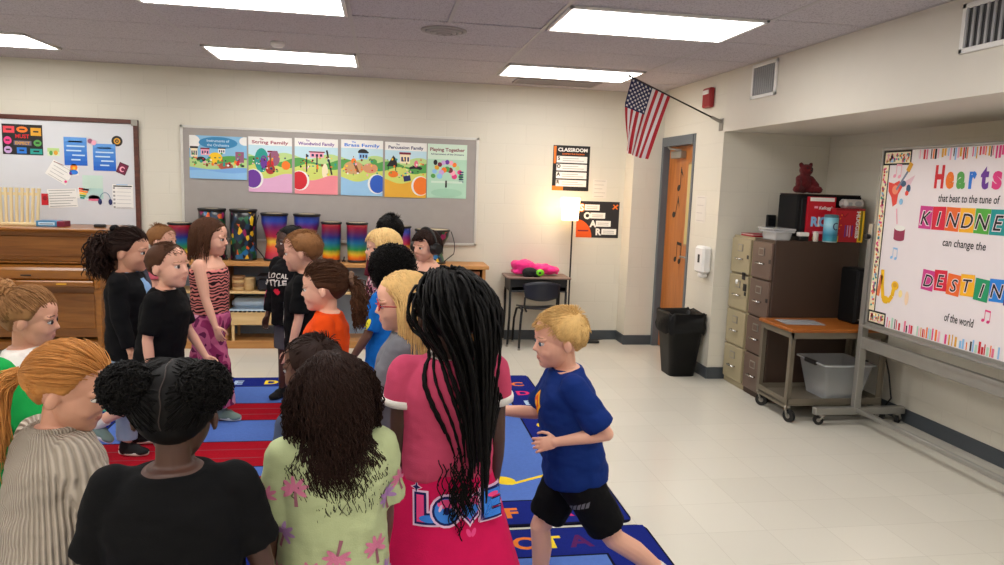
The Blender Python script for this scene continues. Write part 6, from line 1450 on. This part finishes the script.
# girl with two puffs, back view
K = Kid('girl in a plain black t-shirt with two black hair puffs, seen from behind', -.418, 1.52, 4, 1.205, 'dark', hy=-4, hp=-6, arms={'L': (6, 15, 18), 'R': (6, 15, 20)}, fat=1.05)
o = K.top('t_shirt', BLK, hem=.58, sleeve=.75, loose=.012, wr=.006); K.collar(BLK, o, .054, 1.034, .006); K.bottoms('leggings', LEG, 1.85, ease=.008); K.shoes(SHB)
q = MB(); K.cap_hair(q, HBLACK, drop=.035, th=.008, side=.075)
for g in (1, -1):
    tie = (g * .054, -.062, .166); f = flow_to(tie)
    K.strands(q, HBLACK, 420, lambda r_: ((r_.uniform(5, 92), r_.uniform(95, 262)) if g < 0 else (r_.uniform(5, 92), r_.uniform(-82, 85))) if r_.random() < .5 else ((r_.uniform(60, 120), r_.uniform(205, 266)) if g < 0 else (r_.uniform(60, 120), r_.uniform(274, 335))), f, .085, r=.0019, seg=6, grav=0, th=.008, body=False, seed=40 + g, spread=.001)
    K.puff(q, HBLACK, (g * .070, -.074, .166), .048, 900, .006, 50 + g, .0015)
K.hair(q, 'black hair parted down the middle into two round puffs')
q = MB(); q.tube([K.H(K.push(V((.002 * math.sin(t), -.013 - .1016 * math.sin(t * .105), .127 + .0895 * math.cos(t * .105))), .0125)) for t in range(2, 20)], .0012, mat('scalp_dark', (46, 30, 24), .6), 6, flat=.6); K.emit_mb('hair_parting', q)
for g in (1, -1): q = MB(); q.torus(K.H((g * .054, -.064, .168)), .024, .006, BLK, K.Rh @ V((g * .6, -.6, .5)), 18, 8); K.emit_mb('hair_tie', q)

# girl with long curly dark hair, back view
K = Kid('girl in a pale green palm-tree t-shirt with long curly dark hair, seen from behind', -.115, 1.77, 14, 1.165, 'brown', hs=1.02, hy=6, hp=-3, arms={'L': (2, 10, 12), 'R': (8, 7, 14)}, fat=1.04)
PGN = fabric('pale_green_cotton', (176, 186, 142)); o = K.top('t_shirt', PGN, hem=.63, sleeve=.8, loose=.012, wr=.006, flare=.012); K.collar(PGN, o, .054, 1.034, .006); K.skirt('skirt', fabric('sage_skirt', (132, 138, 104)), .40, .70, .03, .004); K.shoes(SHW, WHITE, WHT)
PT1 = fabric('palm_pink', (206, 120, 150)); PT2 = fabric('palm_lilac', (170, 130, 180)); PT3 = fabric('palm_trunk', (150, 96, 110))
def palm(m, r=0.0, k=1.0):
    d = [([(x * k, y * k) for x, y in ((-.004, -.034), (.005, -.034), (.004, .004), (-.002, .004))], PT3)]
    for a in (10, 50, 95, 140, 178, 215, -35): c, t = math.cos(R(a)), math.sin(R(a)); d.append((ellp(.016 * c * k, (.006 + .012 * t) * k, .017 * k, .0055 * k, 12, R(a)), m))
    c, t = math.cos(r), math.sin(r); return [([(x * c - y * t, x * t + y * c) for x, y in p], m_) for p, m_ in d]
for i, (x, z, nx, r_) in enumerate(((-.06, .70, -.2, .2), (.07, .74, .3, .1), (-.11, .80, -.8, -.3), (.03, .64, .1, -.4), (-.04, .655, -.1, .5), (.105, .86, .8, .3), (-.08, .92, -.5, .1), (-.01, .75, 0, 2.9), (.09, .66, .5, .6), (-.12, .68, -.9, .4))):
    K.project(o, 'print', palm((PT1, PT2)[i % 3 == 2], r_, 1.15), (x, -.02, z), (nx, -1, 0))
for sd, g in (('L', -1), ('R', 1)): a = K.arms[sd]; c = a['S'].lerp(a['E'], .45); K.project(o, 'print', palm(PT1, .3), tuple(c + V((g * .01, 0, 0))), (g * .7, -1, 0))
q = hang_hair(K, HDARK, .31, 1000, curl=.0055, cfreq=150, r=.0024, seed=61, seg=20, th=.006, spread=.006, gather=.028); K.hair(q, 'long loose dark curls')

# child behind her, only the head shows
K = Kid('dark-haired child mostly hidden behind the girl in the palm-tree t-shirt', -.20, 2.2, 55, 1.112, 'brown', hy=10); o = K.top('t_shirt', fabric('grey_blue_cotton', (70, 80, 104)), sleeve=.7); K.bottoms('trousers', JEAN, 1.9); K.shoes(SHB); short_hair(K, HDARK, 420, .028, seed=71, th=.009)

# girl in ribbed cream sweater
K = Kid('strawberry-blond girl with a ponytail in a ribbed cream sweater', -.81, 1.85, -48, 1.165, 'fair2', hs=1.08, hy=-44, hp=-12, lean=6, arms={'L': (4, 10, 22), 'R': (14, 24, 34)}, voxel=.0042)
o = K.top('sweater', ribbed('cream_rib_knit', (164, 152, 138), (194, 182, 168)), hem=.64, sleeve=1.9, ease=.020, loose=.012, wr=.008, flare=.02); K.collar(o.data.materials[0], o, .058, 1.045, .010); K.skirt('skirt', fabric('pink_ruffle', (214, 104, 134)), .36, .70, .10, .016, lobes=13); K.shoes(SHP)
TIE = (0.0, -.108, .118); tied_hair(K, HSTRAW, TIE, BLK, lambda q: K.tail(q, HSTRAW, (0, -.118, .115), (0, -1, -.5), 320, .27, r=.0027, curl=.004, cfreq=45, fan=.16, seed=81, grav=1.7), 1100, 80)

# girl with blond bun
K = Kid('small girl with a dark-blond bun and white shirt near the piano', -1.215, 2.70, -84, 1.17, 'fair2', hs=1.02, hp=-4, hy=2); o = K.top('t_shirt', WHT, sleeve=.6, wr=.006); K.collar(WHT, o, .054, 1.034, .006); K.bottoms('leggings', LEG, 1.8, ease=.008); K.shoes(SHP)
def bun(q):
    rg = random.Random(91); c = V((0, -.092, .205)); q.ell(K.H(c), .03, HDBLOND)
    for k in range(46): a, b_ = rg.uniform(0, 6.28), rg.uniform(0, 6.28); x, y, z = basis((math.cos(a) * .4, -.6 + .3 * math.sin(b_), .8 + .3 * math.cos(a))); q.tube([K.H(c + (x * math.cos(t * .5 + b_) + y * math.sin(t * .5 + b_)) * rg.uniform(.028, .04) + z * rg.gauss(0, .008)) for t in range(10)], .004, HDBLOND, 5)
tied_hair(K, HDBLOND, (0, -.08, .190), BLK, bun, 800, 90)
# green shirt at the edge
K = Kid('child in a bright green shirt at the edge of the picture', -1.225, 2.30, -12, 1.26, 'fair2', arms={'R': (10, 30, 30), 'L': (4, 9, 14)}); o = K.top('t_shirt', fabric('bright_green_cotton', (22, 150, 70)), sleeve=.85, loose=.01); K.bottoms('trousers', JEAN, 1.9); K.shoes(SHB); short_hair(K, HBROWN, 420, .03, seed=95)

# boy in black t-shirt
K = Kid('boy with short brown hair striding in a plain black t-shirt', -1.165, 3.98, -100, 1.255, 'fair', hs=1.18, hy=-14, hp=6, lean=9, arms={'L': (12, 9, 20), 'R': (-8, 9, 16)}, legs={'L': (-34, 3, 26, 34), 'R': (24, 3, 12, -8)}); o = K.top('t_shirt', BLK, hem=.57, sleeve=.85, loose=.014, wr=.007); K.collar(BLK, o, .054, 1.034, .006); K.bottoms('shorts', BLKJ, .9, ease=.022, hem=.012); K.shoes(SHG, WHITE, WHT)
short_hair(K, HBROWN, 900, .016, seed=101, up=.004, th=.004, fwd=.04)

# girl in the black cardigan
K = Kid('girl in a black cardigan with a bushy dark ponytail near the whiteboard', -1.41, 4.32, -92, 1.265, 'fair2', hs=1.15, hp=-2); K.top('t_shirt', fabric('light_blue_cotton', (130, 164, 204)), hem=.60, sleeve=.3, ease=.009)
m = BLKJ; q = MB(); o = K.top('cardigan', m, hem=.55, sleeve=1.9, ease=.018, loose=.01, wr=.007)
K.project(o, 'shirt_front', [([(-.032, -.16), (.032, -.16), (.045, .09), (.03, .14), (-.03, .14), (-.045, .09)], fabric('light_blue_cotton', (130, 164, 204)))], (0, .3, .86), (0, 1, 0))
K.bottoms('trousers', fabric('pale_denim', (150, 168, 190)), 1.9, hem=.008); K.shoes(SHB)
def bushy(q): K.tail(q, HDARK, (0, -.110, .130), (0, -1, -.35), 620, .165, r=.0034, curl=.009, cfreq=100, fan=.75, root=.04, seed=112, grav=1.5)
tied_hair(K, HDARK, (0, -.104, .132), None, bushy, 520, 110, th=.011)
q = MB(); q.ell(K.H((.022, -.072, .212)), (.028, .014, .013), BLK, Ry(20)); q.ell(K.H((-.022, -.072, .212)), (.028, .014, .013), BLK, Ry(-20)); q.ell(K.H((0, -.074, .210)), .010, BLK); K.emit_mb('hair_bow', q)

# two children behind
K = Kid('fair child half hidden between the cardigan girl and the boy in black', -1.57, 4.92, -95, 1.175, 'fair', hs=1.08); o = K.top('t_shirt', fabric('slate_cotton', (62, 66, 80)), sleeve=.6); K.bottoms('leggings', LEG, 1.9, ease=.008); K.shoes(SHP); K.hair(hang_hair(K, HBROWN, .16, 420, seed=121))
K = Kid('child with short light-brown hair farthest back beside the shelf and piano', -1.585, 5.58, -100, 1.205, 'fair', hs=1.08); o = K.top('t_shirt', fabric('rose_cotton', (196, 96, 110)), sleeve=.6); K.bottoms('trousers', JEAN, 1.9); K.shoes(SHB); short_hair(K, HSANDY, 420, .03, seed=125)

# girl with zebra top
K = Kid('girl walking in a zebra-striped tank top and pink camouflage trousers', -1.115, 4.93, -100, 1.31, 'fair', hs=1.12, fat=1.12, hy=4, hp=-2, voxel=.0038, arms={'R': (12, 8, 10), 'L': (-10, 8, 10)}, legs={'R': (14, 2, 6, 0), 'L': (-16, 2, 14, 18)})
o = K.top('tank_top', zebra('zebra_print', (40, 20, 24), (214, 130, 124), 15, 7), hem=.62, neck=.965, sleeve=0, strap=True, ease=.010, wr=.003)
K.bottoms('trousers', camo('pink_camouflage', [(0, (84, 24, 54)), (.40, (150, 52, 100)), (.48, (196, 100, 140)), (.56, (110, 40, 80)), (.63, (214, 150, 176))], 8), 1.92, ease=.020, hem=.035, waist=.69, wr=.008); K.shoes(SHG)
K.hair(hang_hair(K, HBROWN, .165, 900, seed=131, r=.0028))

# girl in orange
K = Kid('girl in an orange t-shirt with a brown ponytail and scrunchie', -.25, 3.36, 84, 1.205, 'fair', hs=1.14, hp=-2); o = K.top('t_shirt', fabric('orange_cotton', (226, 74, 16)), hem=.58, sleeve=.8, loose=.012, wr=.007); K.collar(o.data.materials[0], o, .054, 1.034, .006); K.bottoms('leggings', LEG, 1.85, ease=.008); K.shoes(SHW)
TIE = (.0, -.112, .140); tied_hair(K, HBROWN, TIE, None, lambda q: K.tail(q, HBROWN, (0, -.122, .130), (0, -.7, -.9), 260, .20, r=.0034, curl=.009, cfreq=90, fan=.28, seed=142, grav=1.4), 800, 140)
q = MB(); c = K.H((0, -.120, .137)); x, y, d = basis(K.Rh @ V((0, -1, .1))); q.tube([c + (x * math.cos(t * .13) + y * math.sin(t * .13)) * (.026 + .006 * math.sin(t * 1.3)) for t in range(48)], [.011 + .003 * math.sin(t * 2.2) for t in range(48)], fabric('scrunchie_print', (120, 92, 74), var=.5), 8, closed=True); K.emit_mb('scrunchie', q)['label'] = 'patterned brown scrunchie'

# sandy-haired boy
K = Kid('boy with short sandy hair in a black printed t-shirt beside the girl in orange', -.45, 4.36, 86, 1.275, 'fair', hs=1.16, hp=-3, arms={'L': (4, 7, 10), 'R': (6, 7, 10)}); o = K.top('t_shirt', BLK, hem=.56, sleeve=.85, loose=.014, wr=.006); K.bottoms('shorts', BLKJ, .9, ease=.022, hem=.012); K.shoes(SHB, WHITE, WHT)
MNT = fabric('print_mint', (90, 190, 160)); pr = K.project(o, 'print', [([(-.06, -.13), (.06, -.13), (.05, .08), (-.05, .08)], WHT), (ellp(0, -.08, .045, .03), MNT), (ellp(.01, .02, .03, .035), fabric('print_grey', (90, 96, 104))), (ellp(-.02, -.03, .02, .03), fabric('print_rose', (206, 110, 130)))], (0, .3, .78), (0, 1, 0)); pr['label'] = 'white and mint picture print'
short_hair(K, HSANDY, 900, .020, seed=151, up=.005, th=.006, fwd=.04)

# child in black hoodie
K = Kid('child in a black hoodie with white lettering and grey shorts by the drums', -.635, 5.28, 150, 1.24, 'dark', hs=1.12, hp=2, hy=-34, voxel=.004, arms={'L': (6, 10, 16), 'R': (4, 9, 12)}); o = K.top('hoodie', BLKJ, hem=.56, sleeve=1.85, ease=.022, loose=.012, wr=.008, hood=True); K.bottoms('shorts', fabric('grey_shorts', (92, 92, 98)), .85, ease=.018, hem=.01); K.shoes(SHB, RUBBER)
pr = K.project(o, 'print', text_draws('LOCAL', .032, WHT, .04, .15, -.02, .02) + text_draws('STYLE', .032, WHT, .04, .15, -.02, -.024) + [(ellp(.0, -.065, .022, .024), fabric('print_crimson', (150, 20, 50)))], (0, .3, .885), (0, 1, 0)); pr['label'] = 'white block lettering LOCAL STYLE'
a = K.arms['R']; c = a['E'].lerp(a['W'], .3); K.project(o, 'print', [([(-.02, -.06), (.02, -.06), (.02, .06), (-.02, .06)], fabric('sleeve_magenta', (190, 40, 110))), (ellp(0, .02, .014, .02), BL3), (ellp(0, -.03, .012, .02), PAL)], tuple(c), (1, .6, 0))
q = MB(); rgn = fabric('hood_lining', (170, 20, 62)); q.torus(K.T((0, -.02, 1.055)), .055, .012, rgn, K.Rt @ V((0, -.35, 1)), 24, 8); K.emit_mb('hood_lining', q)['label'] = 'crimson hood lining'
short_hair(K, HBLACK, 420, .016, seed=161, th=.008)

# grey shirt girl with red glasses
K = Kid('blond girl in a grey shirt wearing red glasses', .09, 2.80, 76, 1.235, 'fair', hs=1.12, hy=18, hp=-3, arms={'L': (26, 10, 60), 'R': (10, 10, 30)}); o = K.top('shirt', GRY, hem=.58, sleeve=1.8, loose=.012, wr=.007); K.bottoms('leggings', LEG, 1.85, ease=.008); K.shoes(SHW)
K.hair(hang_hair(K, hairm('light_blond', (214, 176, 116)), .25, 900, seed=171, r=.0026))
q = MB(); RG_ = mat('red_glasses', (176, 20, 34), .3)
for g in (1, -1): q.tube([K.H((g * .029 + .020 * math.cos(t * .393), .0835 - .004 * abs(math.cos(t * .393)), .0985 + .016 * math.sin(t * .393))) for t in range(16)], .0022, RG_, 6, closed=True); q.tube([K.H((g * .049, .080, .1)), K.H((g * .078, .02, .1)), K.H((g * .082, -.01, .1)), K.H((g * .08, -.022, .082))], .0024, RG_, 6)
q.tube([K.H((-.009, .086, .102)), K.H((0, .09, .104)), K.H((.009, .086, .102))], .0022, RG_, 6); K.emit_mb('glasses', q)['label'] = 'red-framed glasses'

# blue shirt, big dark curls
K = Kid('child in a bright blue t-shirt with big dark curly hair', .03, 4.05, 62, 1.20, 'brown', hs=1.1, hy=12, arms={'L': (12, 14, 20), 'R': (4, 9, 12)}); o = K.top('t_shirt', fabric('bright_blue_cotton', (20, 104, 190)), hem=.58, sleeve=.85, loose=.014, wr=.006); K.bottoms('trousers', JEAN, 1.9); K.shoes(SHB)
pr = K.project(o, 'print', [(ellp(0, 0, .016, .034, rot=-.3), fabric('print_lemon', (226, 214, 60)))], (-.3, .05, .86), (-1, .3, 0)); pr and pr.__setitem__('label', 'yellow leaf-shaped print')
q = hang_hair(K, HBLACK, .15, 420, curl=.010, cfreq=130, r=.0034, seed=181, th=.026, seg=14, spread=.012); K.puff(q, HBLACK, (0, -.035, .12), .122, 1000, .010, 182, .0024, (.92, 1.0, .98)); K.hair(q)
# pale blond child
K = Kid('pale-blond child facing sideways in front of the drums', .005, 4.72, 84, 1.27, 'fair', hs=1.14); o = K.top('t_shirt', camo('speckled_print', [(0, (60, 24, 44)), (.45, (190, 110, 130)), (.52, (226, 210, 210)), (.58, (90, 40, 60))], 30), sleeve=.8, loose=.01); K.bottoms('leggings', LEG, 1.9, ease=.008); K.shoes(SHW); K.hair(hang_hair(K, HWHITE, .13, 520, seed=191, fringe=True))
# black hair behind
K = Kid('taller child with black hair right behind the pale-blond child', .05, 5.62, 30, 1.31, 'tan', hs=1.06); o = K.top('t_shirt', fabric('maroon_cotton', (90, 26, 40)), sleeve=.8, loose=.01); K.bottoms('trousers', JEAN, 1.9); K.shoes(SHB); short_hair(K, HBLACK, 460, .034, seed=201, th=.016)
# headphones child
K = Kid('dark-haired child wearing black headphones at the end of the shelf', .305, 5.12, 128, 1.245, 'fair', hs=1.04, hy=0, hp=-4); o = K.top('tank_top', BLK, hem=.58, neck=.975, sleeve=0, strap=True, ease=.010); K.bottoms('trousers', JEAN, 1.9); K.shoes(SHB)
q = MB(); K.cap_hair(q, HDARK, drop=.02, th=.013, side=.082); K.strands(q, HDARK, 420, reg(4, 80, 150, 390), lambda p: V((p.x + math.copysign(.02, p.x), (p.y + .013) * .5, -.03 - max(0, .2 - p.z))).normalized(), .10, r=.0038, seg=7, th=.012, body=False, seed=211); K.strands(q, HDARK, 150, reg(14, 50, 40, 140), lambda p: V((p.x * .3, .6, -.7)).normalized(), .075, r=.0034, seg=6, grav=.5, th=.013, body=False, seed=212); K.hair(q)
t = empty('headphones', (0, 0, 0), 'black over-ear headphones worn by the dark-haired child', 'headphones'); BASE[t.name] = V((0, 0, 0)); bpy.data.objects.remove(t)
q = MB(); q.tube([K.H((.097 * math.cos(R(a)), -.012, .10 + .125 * math.sin(R(a)))) for a in range(0, 181, 12)], .008, BLACK, 8, flat=1.4); hb = K.emit_mb('headphones', q); hb['label'] = 'black over-ear headphones'
for g in (1, -1): q = MB(); q.cyl(K.H((g * .082, -.008, .09)), K.H((g * .128, -.008, .09)), .044, .036, BLACK, 22); K.emit_mb('ear_cup', q, hb)
